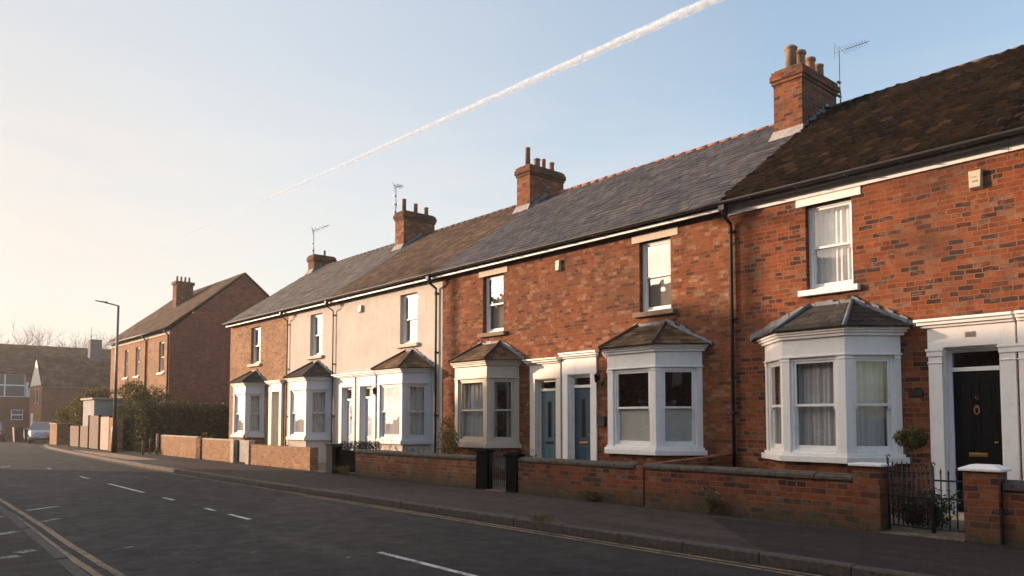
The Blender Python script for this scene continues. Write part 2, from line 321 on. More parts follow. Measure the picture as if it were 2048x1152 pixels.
M['chrome'] = m_flat('wheel_alloy', (.35, .35, .35), .35, .9)
M['lens'] = m_flat('headlight_lens', (.6, .6, .6), .15, .3)
M['lensR'] = m_flat('tail_lamp_lens', (.25, .02, .015), .25)
M['bin'] = m_flat('bin_plastic', (.02, .022, .02), .6)
M['pearl'] = m_flat('grey_rendered_wall', (.36, .35, .33), .9, var=.15, scale=3)
M['lilac'] = m_flat('far_grey_chimney', (.16, .14, .14), .9)

# ------------------------------------------------------------------ mesh helpers
class MB:
    def __init__(s): s.v = []; s.f = []; s.r = []; s.sm = []
    def add(s, vs, fs, r=None, smooth=False):
        b = len(s.v); s.v += [tuple(p) for p in vs]
        for f in fs:
            s.f.append(tuple(b + i for i in f)); s.r.append(random.random() if r is None else r); s.sm.append(smooth)
        return s
    def quad(s, a, b, c, d, r=None): return s.add([a, b, c, d], [(0, 1, 2, 3)], r)
    def box(s, x0, x1, y0, y1, z0, z1, r=None):
        x0, x1 = sorted((x0, x1)); y0, y1 = sorted((y0, y1)); z0, z1 = sorted((z0, z1))
        if r is None: r = random.random()
        return s.add([(x0, y0, z0), (x1, y0, z0), (x1, y1, z0), (x0, y1, z0), (x0, y0, z1), (x1, y0, z1), (x1, y1, z1), (x0, y1, z1)],
                     [(0, 3, 2, 1), (4, 5, 6, 7), (0, 1, 5, 4), (1, 2, 6, 5), (2, 3, 7, 6), (3, 0, 4, 7)], r)
    def obox(s, F, a0, a1, d0, d1, z0, z1, r=None):
        (ox, oy), (tx, ty), (nx, ny) = F
        def P(a, d, z): return (ox + tx * a + nx * d, oy + ty * a + ny * d, z)
        if r is None: r = random.random()
        vs = [P(a0, d0, z0), P(a1, d0, z0), P(a1, d1, z0), P(a0, d1, z0), P(a0, d0, z1), P(a1, d0, z1), P(a1, d1, z1), P(a0, d1, z1)]
        fs = [(0, 3, 2, 1), (4, 5, 6, 7), (0, 1, 5, 4), (1, 2, 6, 5), (2, 3, 7, 6), (3, 0, 4, 7)]
        return s.add(vs, fs, r)
    def prism(s, poly, z0, z1, r=None):
        n = len(poly); vs = [(x, y, z0) for x, y in poly] + [(x, y, z1) for x, y in poly]
        fs = [tuple(range(n))[::-1], tuple(range(n, 2 * n))] + [(i, (i + 1) % n, n + (i + 1) % n, n + i) for i in range(n)]
        return s.add(vs, fs, .5 if r is None else r)
    def tube(s, pts, r0, r1=None, seg=8, caps=True, rr=None):
        r1 = r0 if r1 is None else r1; pts = [Vector(p) for p in pts]; n = len(pts); vs = []
        up = None
        for i, p in enumerate(pts):
            t = (pts[min(i + 1, n - 1)] - pts[max(i - 1, 0)]).normalized()
            if up is None: up = Vector((0, 0, 1)) if abs(t.z) < .9 else Vector((1, 0, 0))
            a = t.cross(up).normalized(); b = a.cross(t).normalized(); up = b
            rad_ = r0[i] if isinstance(r0, (list, tuple)) else r0 + (r1 - r0) * i / max(1, n - 1)
            for k in range(seg):
                q = 2 * math.pi * k / seg; vs.append(p + (a * math.cos(q) + b * math.sin(q)) * rad_)
        fs = [(i * seg + k, i * seg + (k + 1) % seg, (i + 1) * seg + (k + 1) % seg, (i + 1) * seg + k) for i in range(n - 1) for k in range(seg)]
        if caps: fs += [tuple(range(seg))[::-1], tuple(range((n - 1) * seg, n * seg))]
        return s.add(vs, fs, random.random() if rr is None else rr, seg > 4)
    def lathe(s, c, prof, seg=16, rr=None):
        vs = [(c[0] + r * math.cos(2 * math.pi * k / seg), c[1] + r * math.sin(2 * math.pi * k / seg), c[2] + z) for r, z in prof for k in range(seg)]
        n = len(prof)
        fs = [(i * seg + k, i * seg + (k + 1) % seg, (i + 1) * seg + (k + 1) % seg, (i + 1) * seg + k) for i in range(n - 1) for k in range(seg)]
        fs += [tuple(range(seg))[::-1], tuple(range((n - 1) * seg, n * seg))]
        return s.add(vs, fs, random.random() if rr is None else rr, True)
    def tiles(s, a, b, c, d, rows, tw, th=.02, jit=.004, over=.35, lump=0):
        """overlapping tiles on the bilinear patch a (eave left) b (eave right) c (top right) d (top left)"""
        a, b, c, d = map(Vector, (a, b, c, d)); nrm = ((b - a).cross(d - a)).normalized()
        if nrm.z < 0: nrm = -nrm
        big = (b - a).length > 2.5 and rows > 15
        def P(u, v):
            q = (a * (1 - u) + b * u) * (1 - v) + (d * (1 - u) + c * u) * v
            if big: q = q + nrm * (.035 * noise.noise(Vector((q.x * .7, q.y * .55, 0))) + .012 * noise.noise(Vector((q.x * 2.2, q.y * 1.8, 4)))) * min(1, 4 * v + .2)
            return q
        for r in range(rows):
            v0 = r / rows; v1 = min(1, (r + 1 + over) / rows); L_ = (P(1, v0) - P(0, v0)).length; n = max(1, round(L_ / tw))
            off = .5 if r % 2 else 0
            rowj = random.uniform(-1, 1) * jit * .5
            for k in range(-1 if off else 0, n):
                u0 = max(0, (k + off) / n); u1 = min(1, (k + 1 + off) / n - .04 / n)
                if u1 - u0 < .1 / n: continue
                h = th + random.uniform(-jit, jit) + rowj; h2 = h + random.uniform(-jit, jit); dv = random.uniform(-1, 1) * jit / max(.02, (P(0, 1) - P(0, 0)).length)
                vv = max(0, v0 + dv)
                p0 = P(u0, vv) + nrm * h; p1 = P(u1, vv) + nrm * h2; p2 = P(u1, v1) + nrm * .004; p3 = P(u0, v1) + nrm * .004
                q0 = P(u0, vv) - nrm * .004; q1 = P(u1, vv) - nrm * .004
                if lump:
                    um = (u0 + u1) / 2; pm = P(um, vv) + nrm * (max(h, h2) + lump); pt = P(um, v1) + nrm * (.004 + lump * .6)
                    s.add([p0, pm, p1, p2, pt, p3, q0, q1], [(0, 1, 4, 5), (1, 2, 3, 4), (6, 7, 2, 1, 0), (6, 0, 5), (7, 3, 2)], random.random())
                else:
                    s.add([p0, p1, p2, p3, q0, q1], [(0, 1, 2, 3), (4, 5, 1, 0), (4, 0, 3), (5, 2, 1)], random.random())
        return s
    def build(s, name, mat, parent=None, label=None, bevel=0, kind=None):
        o_ = Vector((0, 0, 0)) if parent is None else ORG[parent.name]
        me = bpy.data.meshes.new(name)
        if parent is None and not kind:
            xs = [p[0] for p in s.v]; ys = [p[1] for p in s.v]; o_ = Vector(((min(xs) + max(xs)) / 2, (min(ys) + max(ys)) / 2, min(p[2] for p in s.v)))
        vv = [Vector(p) for p in s.v]
        me.from_pydata([p - o_ for p in vv], [], s.f)
        at = me.attributes.new('rnd', 'FLOAT', 'FACE'); at.data.foreach_set('value', s.r)
        me.polygons.foreach_set('use_smooth', s.sm)
        uvl = me.uv_layers.new(name='UVMap'); me.update()
        Z = Vector((0, 0, 1))
        for p in me.polygons:
            n = p.normal
            if abs(n.z) > .97: t = Vector((1, 0, 0)); b = Vector((0, 1, 0))
            else: t = Z.cross(n).normalized(); b = n.cross(t); b = b if b.z >= 0 else -b
            if abs(t.y) > abs(t.x): t = t if t.y > 0 else -t
            elif t.x < 0: t = -t
            for li in p.loop_indices:
                q = vv[me.loops[li].vertex_index]; uvl.data[li].uv = (q.dot(t), q.dot(b) if abs(n.z) > .97 or abs(n.z) > .3 else q.z)
        me.materials.append(mat)
        o = bpy.data.objects.new(name, me); COL.objects.link(o)
        if parent is not None: o.parent = parent; o.location = (0, 0, 0); ORG[o.name] = ORG[parent.name]
        else: o.location = o_; ORG[o.name] = o_
        if label: o['label'] = label
        if kind: o['kind'] = kind
        if bevel:
            m = o.modifiers.new('edge', 'BEVEL'); m.width = bevel; m.segments = 2; m.limit_method = 'ANGLE'; m.angle_limit = rad(40)
        return o
ORG = {}
def thing(name, loc, label, cat, group=None):
    o = bpy.data.objects.new(name, None); COL.objects.link(o); o.location = loc; o.empty_display_size = .3
    o['label'] = label; o['category'] = cat
    if group: o['group'] = group
    ORG[o.name] = Vector(loc); return o
def tag(o, label, cat, group=None):
    o['label'] = label; o['category'] = cat
    if group: o['group'] = group
    return o
def FR(p0, p1, flip=False):
    """frame from p0 to p1 (plan), outward normal towards the road (-X side)"""
    dx, dy = p1[0] - p0[0], p1[1] - p0[1]; L_ = math.hypot(dx, dy); t = (dx / L_, dy / L_); n = (-t[1], t[0])
    if (n[0] > 0) != flip: n = (-n[0], -n[1])
    return (p0, t, n), L_
def PT(F, a, d, z): return (F[0][0] + F[1][0] * a + F[2][0] * d, F[0][1] + F[1][1] * a + F[2][1] * d, z)

# ------------------------------------------------------------------ building parts
def curtain(F, a0, a1, d, z0, z1, parent, mat, pleat=.09, amp=.022):
    mb = MB(); n = max(8, int((a1 - a0) / .018)); row = []
    ph = random.random() * 6
    for i in range(n + 1):
        a = a0 + (a1 - a0) * i / n
        k = amp * (math.sin(a / pleat * 6.28 + ph) + .5 * math.sin(a / pleat * 2.9 + ph * 2)); row.append((a, d + k))
    vs = [PT(F, a, q, z0) for a, q in row] + [PT(F, a, q * 1.0 - .01, z1) for a, q in row]
    mb.add(vs, [(i, i + 1, n + 2 + i, n + 1 + i) for i in range(n)], .5, True)
    return mb.build('curtain', mat, parent)

def sash(parent, F, a0, a1, z0, z1, d=-.1, name='window', mat='white', cur=None, fw=.05, glass='glass', lower=None, bev=.004):
    """sliding sash window: returns the frame part; panes and curtain under parent-level part"""
    mb = MB(); zm = (z0 + z1) / 2
    mb.obox(F, a0, a0 + fw, d - .10, d, z0, z1); mb.obox(F, a1 - fw, a1, d - .10, d, z0, z1)
    mb.obox(F, a0 + fw, a1 - fw, d - .10, d, z1 - fw, z1); mb.obox(F, a0 + fw, a1 - fw, d - .11, d + .012, z0, z0 + fw)
    A0, A1 = a0 + fw, a1 - fw; st = .042
    # upper sash
    mb.obox(F, A0, A0 + st, d - .055, d - .022, zm - .02, z1 - fw); mb.obox(F, A1 - st, A1, d - .055, d - .022, zm - .02, z1 - fw)
    mb.obox(F, A0 + st, A1 - st, d - .054, d - .021, z1 - fw - st, z1 - fw); mb.obox(F, A0 + st, A1 - st, d - .056, d - .018, zm - .02, zm + .022)
    # lower sash
    mb.obox(F, A0, A0 + st, d - .092, d - .060, z0 + fw, zm + .02); mb.obox(F, A1 - st, A1, d - .092, d - .060, z0 + fw, zm + .02)
    mb.obox(F, A0 + st, A1 - st, d - .091, d - .058, z0 + fw, z0 + fw + .075); mb.obox(F, A0 + st, A1 - st, d - .090, d - .062, zm - .022, zm + .018)
    # horns
    mb.obox(F, A0 + .004, A0 + st, d - .050, d - .026, zm - .075, zm - .02); mb.obox(F, A1 - st, A1 - .004, d - .050, d - .026, zm - .075, zm - .02)
    w_ = mb.build(name, M[mat], parent, bevel=bev)
    child = w_ if name == 'window' else parent
    for zz0, zz1, dd in ((zm, z1 - fw - st, d - .038), (z0 + fw + .07, zm - .02, d - .076)):
        g = MB(); g.quad(PT(F, A0 + st, dd, zz0), PT(F, A1 - st, dd, zz0), PT(F, A1 - st, dd, zz1), PT(F, A0 + st, dd, zz1)); g.build('pane', M[glass], child)
    if cur == 'net': curtain(F, A0 + .01, A1 - .01, d - .17, z0 + fw, z1 - .03, child, M['net'])
    elif cur == 'netW': curtain(F, A0 + .01, A1 - .01, d - .15, z0 + fw, z1 - .03, child, M['netW'], .1, .02)
    elif cur == 'drape':
        W_ = A1 - A0; curtain(F, A0 - .02, A0 + W_ * .26, d - .18, z0 + fw, z1 - .03, child, M['drape'], .08); curtain(F, A1 - W_ * .26, A1 + .02, d - .18, z0 + fw, z1 - .03, child, M['drape'], .08)
    elif cur == 'frost':
        g = MB(); g.obox(F, A0 + st * .9, A1 - st * .9, d - .090, d - .084, z0 + fw + .06, zm - .015); x = g.build('privacy_film', M['frost'], child)
    elif cur == 'blind':
        g = MB(); g.obox(F, A0 + .01, A1 - .01, d - .15, d - .145, z0 + fw + .1, z1 - .03); g.build('blind', M['drape'], child)
    return w_

def facade(mb, y0, y1, z0, z1, holes, x=13.0, th=.28):
    ys = sorted({y0, y1, *[h[0] for h in holes], *[h[1] for h in holes]}); zs = sorted({z0, z1, *[h[2] for h in holes], *[h[3] for h in holes]})
    def inh(y, z): return any(h[0] < y < h[1] and h[2] < z < h[3] for h in holes)
    for i in range(len(ys) - 1):
        for j in range(len(zs) - 1):
            if not inh((ys[i] + ys[i + 1]) / 2, (zs[j] + zs[j + 1]) / 2):
                for xx in (x, x + th):
                    mb.quad((xx, ys[i], zs[j]), (xx, ys[i + 1], zs[j]), (xx, ys[i + 1], zs[j + 1]), (xx, ys[i], zs[j + 1]), .5)
    for a, b, c, d_ in holes:
        mb.quad((x, a, c), (x + th, a, c), (x + th, a, d_), (x, a, d_), .5); mb.quad((x, b, c), (x + th, b, c), (x + th, b, d_), (x, b, d_), .5)
        mb.quad((x, a, d_), (x + th, a, d_), (x + th, b, d_), (x, b, d_), .5); mb.quad((x, a, c), (x + th, a, c), (x + th, b, c), (x, b, c), .5)

def offset_poly(P, d, close_x=13.0):
    """bay footprint P0..P3 (P0,P3 on the wall) pushed outwards by d, ends kept on the wall"""
    segs = []
    for i in range(3):
        (x0, y0), (x1, y1) = P[i], P[i + 1]; dx, dy = x1 - x0, y1 - y0; L_ = math.hypot(dx, dy); n = (-dy / L_, dx / L_)
        if n[0] > 0 or (abs(n[0]) < 1e-6): n = (-n[0], -n[1])
        segs.append(((x0 + n[0] * d, y0 + n[1] * d), (dx, dy)))
    def inter(s1, s2):
        (p, r), (q, s_) = s1, s2; c = r[0] * s_[1] - r[1] * s_[0]; t = ((q[0] - p[0]) * s_[1] - (q[1] - p[1]) * s_[0]) / c
        return (p[0] + r[0] * t, p[1] + r[1] * t)
    wall = ((close_x, 0), (0, 1))
    return [inter(segs[0], wall), inter(segs[0], segs[1]), inter(segs[1], segs[2]), inter(segs[2], wall)]

def bay(parent, yw0, yf0, yf1, yw1, mat='white', curt=('net', 'net', 'net'), roofmat='bayslate', xf=12.3, ztop=3.52, label=None, plinth='brickF', zs=.80, zc=2.97, bev=.006, hw=.38, hip='lead', tilt=True):
    """canted bay window; yw0<yf0<yf1<yw1 along the street"""
    P = [(13.0, yw0), (xf, yf0), (xf, yf1), (13.0, yw1)]
    body = MB()
    body.prism(offset_poly(P, .075), zs, zs + .10); body.prism(offset_poly(P, .03), zs + .10, zs + .15)
    zh = 2.55
    body.prism(offset_poly(P, .0), zh, zc - .08); body.prism(offset_poly(P, .022), zh + .001, zh + .035)
    body.prism(offset_poly(P, .05), zc - .10, zc - .05); body.prism(offset_poly(P, .085), zc - .05, zc - .012); body.prism(offset_poly(P, .12), zc - .012, zc + .035)
    faces = []
    for i in range(3):
        F, L_ = FR(P[i], P[i + 1]); m = .135 if i == 1 else .11
        if i != 1 and L_ < .7: m = .1
        body.obox(F, 0, m, -.13, 0, zs + .15, zh); body.obox(F, L_ - m, L_, -.13, 0, zs + .15, zh)
        body.obox(F, 0, m + .008, -.12, .012, zh - .06, zh - .02); body.obox(F, L_ - m - .008, L_, -.12, .012, zh - .06, zh - .02)
        faces.append((F, L_, m))
    b = body.build('bay_window', M[mat], parent, label, bevel=bev)
    for (F, L_, m), c in zip(faces, curt):
        sash(b, F, m, L_ - m, zs + .15, zh, d=-.035, name='sash_frame', mat=mat, cur=c, bev=0)
    pl = MB(); pl.prism(offset_poly(P, -.02), -.05, zs); pl.build('plinth', M[plinth], b)
    # roof
    e = offset_poly(P, .19); ze = zc + .035; yc = (yf0 + yf1) / 2
    tR, tL = (13.0, yc - hw, ztop), (13.0, yc + hw, ztop)
    e3 = [(x, y, ze) for x, y in e]
    r = MB(); rows = 6
    r.tiles(e3[1], e3[2], tL, tR, rows, .2, .014, .004); r.tiles(e3[0], e3[1], tR, tR, rows, .2, .014, .004); r.tiles(e3[2], e3[3], tL, tL, rows, .2, .014, .004)
    r.add([*e3, (13, yc + hw, ztop - .01), (13, yc - hw, ztop - .01)], [(0, 1, 2, 3), (1, 2, 4, 5), (0, 1, 5), (2, 3, 4)], .3)
    r.build('bay_roof', M[roofmat], b)
    g = MB(); g.tube([Vector(e3[1]) + Vector((0, 0, .02)), Vector(tR) + Vector((-.02, 0, .02))], .035, seg=8); g.build('hip_roll', M['lead'] if hip == 'lead' else M['ridgeD'], b); g = MB(); g.tube([Vector(e3[2]) + Vector((0, 0, .02)), Vector(tL) + Vector((-.02, 0, .02))], .035, seg=8)
    g.build('hip_roll', M['lead'] if hip == 'lead' else M['ridgeD'], b)
    # flashing strips on the wall following the roof, ragged
    f = MB()
    def strip(p, q, n=9, hgt=.12):
        for k in range(n):
            u0, u1 = k / n, (k + 1) / n; y0, y1 = p[0] + (q[0] - p[0]) * u0, p[0] + (q[0] - p[0]) * u1; z0 = p[1] + (q[1] - p[1]) * u0; z1 = p[1] + (q[1] - p[1]) * u1
            h = hgt * random.uniform(.35, .9); X0 = 12.962 - random.uniform(0, .014)
            vs = [(X0, y0, z0 - .03), (X0, y1, z1 - .03), (X0, y1, z1 + h), (X0, y0, z0 + h)]
            vs += [(13.0, y, z) for _, y, z in vs]
            f.add(vs, [(0, 1, 2, 3), (0, 4, 5, 1), (1, 5, 6, 2), (2, 6, 7, 3), (3, 7, 4, 0)], random.random())
    strip((e[0][1], ze), (yc - hw, ztop), 9); strip((yc - hw, ztop), (yc + hw, ztop), 7, .07); strip((yc + hw, ztop), (e[3][1], ze), 9)
    f.build('flashing', M['lead'], b)
    return b

def door_set(parent, ya, yb, zt=2.62, zd=2.25, z0=.08, recess=.22, dmat='doorK', fmat='white', kind='panel', leaf=None, hw='brass'):
    """frame, fanlight and door leaf in the opening ya..yb"""
    ya += .022; yb -= .022; zt -= .022
    X = 13 + recess; F = ((X, ya), (0, 1), (-1, 0)); Wd = yb - ya; fw = .05
    fr = MB(); fr.obox(F, 0, fw, -.09, 0, z0, zt); fr.obox(F, Wd - fw, Wd, -.09, 0, z0, zt); fr.obox(F, fw, Wd - fw, -.09, 0, zt - fw, zt); fr.obox(F, fw, Wd - fw, -.092, .012, zd, zd + .065)
    d = MB(); d.obox(F, fw + .003, Wd - fw - .003, -.07, -.03, z0 + .02, zd - .003)
    df = MB()
    dw0, dw1 = fw + .003, Wd - fw - .003; cw = (dw1 - dw0)
    if kind == 'panel':
        for (a, b) in ((.12, .46), (.54, .88)):
            for (q0, q1) in ((.10, .36), (.46, .93)):
                A0, A1 = dw0 + cw * a, dw0 + cw * b; Z0, Z1 = z0 + (zd - z0) * q0, z0 + (zd - z0) * q1
                d.obox(F, A0, A1, -.03, -.022, Z0, Z0 + .02); d.obox(F, A0, A1, -.03, -.022, Z1 - .02, Z1); d.obox(F, A0, A0 + .02, -.03, -.0215, Z0 + .02, Z1 - .02); d.obox(F, A1 - .02, A1, -.03, -.0215, Z0 + .02, Z1 - .02)
                d.obox(F, A0 + .045, A1 - .045, -.03, -.024, Z0 + .045, Z1 - .045)
    elif kind in ('slot', 'half'):
        for (a, b) in ((.12, .46), (.54, .88)):
            A0, A1 = dw0 + cw * a, dw0 + cw * b; Z0, Z1 = z0 + (zd - z0) * .08, z0 + (zd - z0) * .36
            d.obox(F, A0, A1, -.03, -.022, Z0, Z0 + .018); d.obox(F, A0, A1, -.03, -.022, Z1 - .018, Z1); d.obox(F, A0, A0 + .018, -.03, -.0215, Z0 + .018, Z1 - .018); d.obox(F, A1 - .018, A1, -.03, -.0215, Z0 + .018, Z1 - .018)
    frame = fr.build('door_frame', M[fmat], parent, bevel=.004)
    dd = d.build('door', M[dmat], parent, leaf, bevel=.003)
    g = MB(); g.quad(PT(F, fw, -.05, zd + .065), PT(F, Wd - fw, -.05, zd + .065), PT(F, Wd - fw, -.05, zt - fw), PT(F, fw, -.05, zt - fw)); g.build('fanlight', M['glassD'], frame)
    mid = (dw0 + dw1) / 2; zl = z0 + (zd - z0) * .41
    h = MB(); h.obox(F, mid - .13, mid + .13, -.032, -.018, zl - .032, zl + .032); h.obox(F, mid - .105, mid + .105, -.02, -.012, zl - .018, zl + .018); h.build('letterbox', M[hw], dd, bevel=.003)
    k = MB(); k.lathe(PT(F, dw0 + .07, .0, zl + .18), [(.02, 0), (.028, .015), (.02, .03)], 8); k.obox(F, dw0 + .055, dw0 + .085, -.03, 0, zl + .18, zl + .21); k.build('door_knob', M[hw], dd)
    if kind == 'panel':
        k = MB(); zk = z0 + (zd - z0) * .72; k.tube([PT(F, mid - .03, -.012, zk + .05), PT(F, mid - .035, -.01, zk - .02), PT(F, mid, -.006, zk - .06), PT(F, mid + .035, -.01, zk - .02), PT(F, mid + .03, -.012, zk + .05)], .009, seg=6)
        k.obox(F, mid - .025, mid + .025, -.03, -.008, zk + .04, zk + .085); k.build('knocker', M[hw], dd)
        n_ = MB(); zn = zk + .2; n_.tube([PT(F, mid - .03, -.016, zn), PT(F, mid, -.016, zn + .05), PT(F, mid + .02, -.016, zn), PT(F, mid - .02, -.016, zn - .03)], .006, seg=5); n_.build('door_numeral', M[hw], dd)
    if kind == 'slot':
        g = MB(); g.obox(F, mid - .055, mid + .055, -.031, -.024, z0 + (zd - z0) * .47, z0 + (zd - z0) * .88); g.build('glazed_slot', M['doorK'], dd)
    if kind == 'half':
        g = MB(); g.obox(F, dw0 + cw * .2, dw0 + cw * .8, -.031, -.026, z0 + (zd - z0) * .42, z0 + (zd - z0) * .93); g.build('door_pane', M['glassD'], dd)
    st = MB(); st.obox(F, -.0, Wd, -.1, .35 + recess, -.06, z0); st.build('doorstep', M['copingL'], parent, bevel=.01)

def surround(parent, yo0, yi0, yi1, yo1, mat='white', zt=2.62, ztop=3.0, corn=True, c0=.1, c1=.1, proj=.09, caps=True):
    s = MB()
    s.box(13 - proj, 13 + .015, yo0, yi0, -.02, zt); s.box(13 - proj, 13 + .015, yi1, yo1, -.02, zt)
    s.box(13 - proj - .004, 13 + .015, yo0 - .003, yo1 + .003, zt, ztop - .06)
    # reveal lining
    s.box(13 + .004, 13 + .27, yi0 - .01, yi0 + .022, .0, zt - .022); s.box(13 + .004, 13 + .27, yi1 - .022, yi1 + .01, .0, zt - .022); s.box(13 + .004, 13 + .27, yi0 - .01, yi1 + .01, zt - .022, zt + .01)
    if caps:
        for (a, b) in ((yo0, yi0), (yi1, yo1)):
            s.box(13 - proj - .02, 13, a - .018, b + .018, zt - .13, zt - .05); s.box(13 - proj - .035, 13, a - .03, b + .03, zt - .05, zt - .005)
            s.box(13 - proj - .015, 13, a - .012, b + .012, zt - .24, zt - .22); s.box(13 - proj - .02, 13, a - .015, b + .015, -.02, .16)
    o = s.build('door_surround', M[mat], parent, bevel=.006)
    if corn:
        c = MB(); c.box(13 - proj - .05, 13, yo0 - c0 * .5, yo1 + c1 * .5, ztop - .06, ztop - .02); c.box(13 - proj - .10, 13, yo0 - c0 * .8, yo1 + c1 * .8, ztop - .02, ztop + .03); c.box(13 - proj - .14, 13, yo0 - c0, yo1 + c1, ztop + .03, ztop + .075)
        c.build('cornice', M[mat], o, bevel=.008)
    return o

EZ, RZ, RX, EX = 5.70, 8.67, 17.0, 12.72
def zroof(x): return EZ + (x - EX) * (RZ - EZ) / (RX - EX)
def chimney(parent, x0, x1, y0, y1, zt, pots, mat='brickC', flash='mortarflash', sx=EX):
    zb = zroof(x0) - .25
    c = MB(); c.box(x0, x1, y0, y1, zb, zt - .30); 
    ch = c.build('chimney', M[mat], parent, bevel=.008)
    c = MB(); c.box(x0 - .03, x1 + .03, y0 - .03, y1 + .03, zt - .30, zt - .22); c.box(x0 - .06, x1 + .06, y0 - .06, y1 + .06, zt - .22, zt - .08)
    c.box(x0 - .03, x1 + .03, y0 - .03, y1 + .03, zt - .08, zt); c.build('oversailing_courses', M['brickM'], ch, bevel=.008)
    m = MB(); m.prism([(x0 + .02, y0 + .02), (x1 - .02, y0 + .02), (x1 - .02, y1 - .02), (x0 + .02, y1 - .02)], zt, zt + .05); m.build('flaunching', M['coping'], ch, bevel=.02)
    ym = (y0 + y1) / 2
    for k, (px, r, h, mt, sty) in enumerate(pots):
        p = MB(); py = ym + random.uniform(-.02, .02)
        if sty == 'roll': prof = [(r * 1.05, 0), (r * 1.0, .02), (r * .92, h * .5), (r * .88, h * .8), (r * .95, h * .84), (r * 1.08, h * .87), (r * 1.1, h * .92), (r * 1.02, h), (r * .8, h), (r * .78, h * .9)]
        elif sty == 'cap': prof = [(r, 0), (r * .96, h * .75), (r * 1.0, h * .76), (r * .9, h * .82), (r * 1.15, h * .84), (r * 1.2, h * .9), (r * .7, h), (.01, h * 1.02)]
        else: prof = [(r * 1.0, 0), (r * .93, h * .9), (r * 1.02, h * .92), (r * 1.02, h), (r * .8, h), (r * .78, h * .9)]
        p.lathe((px, py, zt + .04), prof, 16); p.build('chimney_pot', M[mt], ch)
    f = MB()
    # apron below the front face and stepped flashing on both cheeks
    f.add([(x0 - .16, y0 - .06, zroof(x0 - .16) + .03), (x0 - .16, y1 + .06, zroof(x0 - .16) + .03), (x0 - .012, y1 + .02, zroof(x0) + .16), (x0 - .012, y0 - .02, zroof(x0) + .16),
           (x0 + .01, y0 - .01, zroof(x0) - .1), (x0 + .01, y1 + .01, zroof(x0) - .1)], [(0, 1, 2, 3), (0, 3, 4), (1, 5, 2)], .6)
    f.build('apron_flashing', M[flash], ch)
    g = MB()
    for yy, sgn in ((y0, -1), (y1, 1)):
        n = 8; X1 = min(x1, RX)
        for k in range(n):
            a, b = x0 + (X1 - x0) * k / n, x0 + (X1 - x0) * (k + 1) / n; zz = zroof(b) + .09
            g.add([(a, yy + sgn * .012, zroof(a) - .02), (b, yy + sgn * .012, zroof(b) - .02), (b, yy + sgn * .012, zz), (a, yy + sgn * .012, zz - .02)], [(0, 1, 2, 3)])
        g.build('step_flashing', M['lead'], ch); g = MB()
        g.add([(x0, yy + sgn * .012, zroof(x0) + .035), (X1, yy + sgn * .012, zroof(X1) + .035), (X1, yy + sgn * .12, zroof(X1) + .03), (x0, yy + sgn * .12, zroof(x0) + .03)], [(0, 1, 2, 3)])
        g.build('side_soaker', M['lead'], ch); g = MB()
    return ch

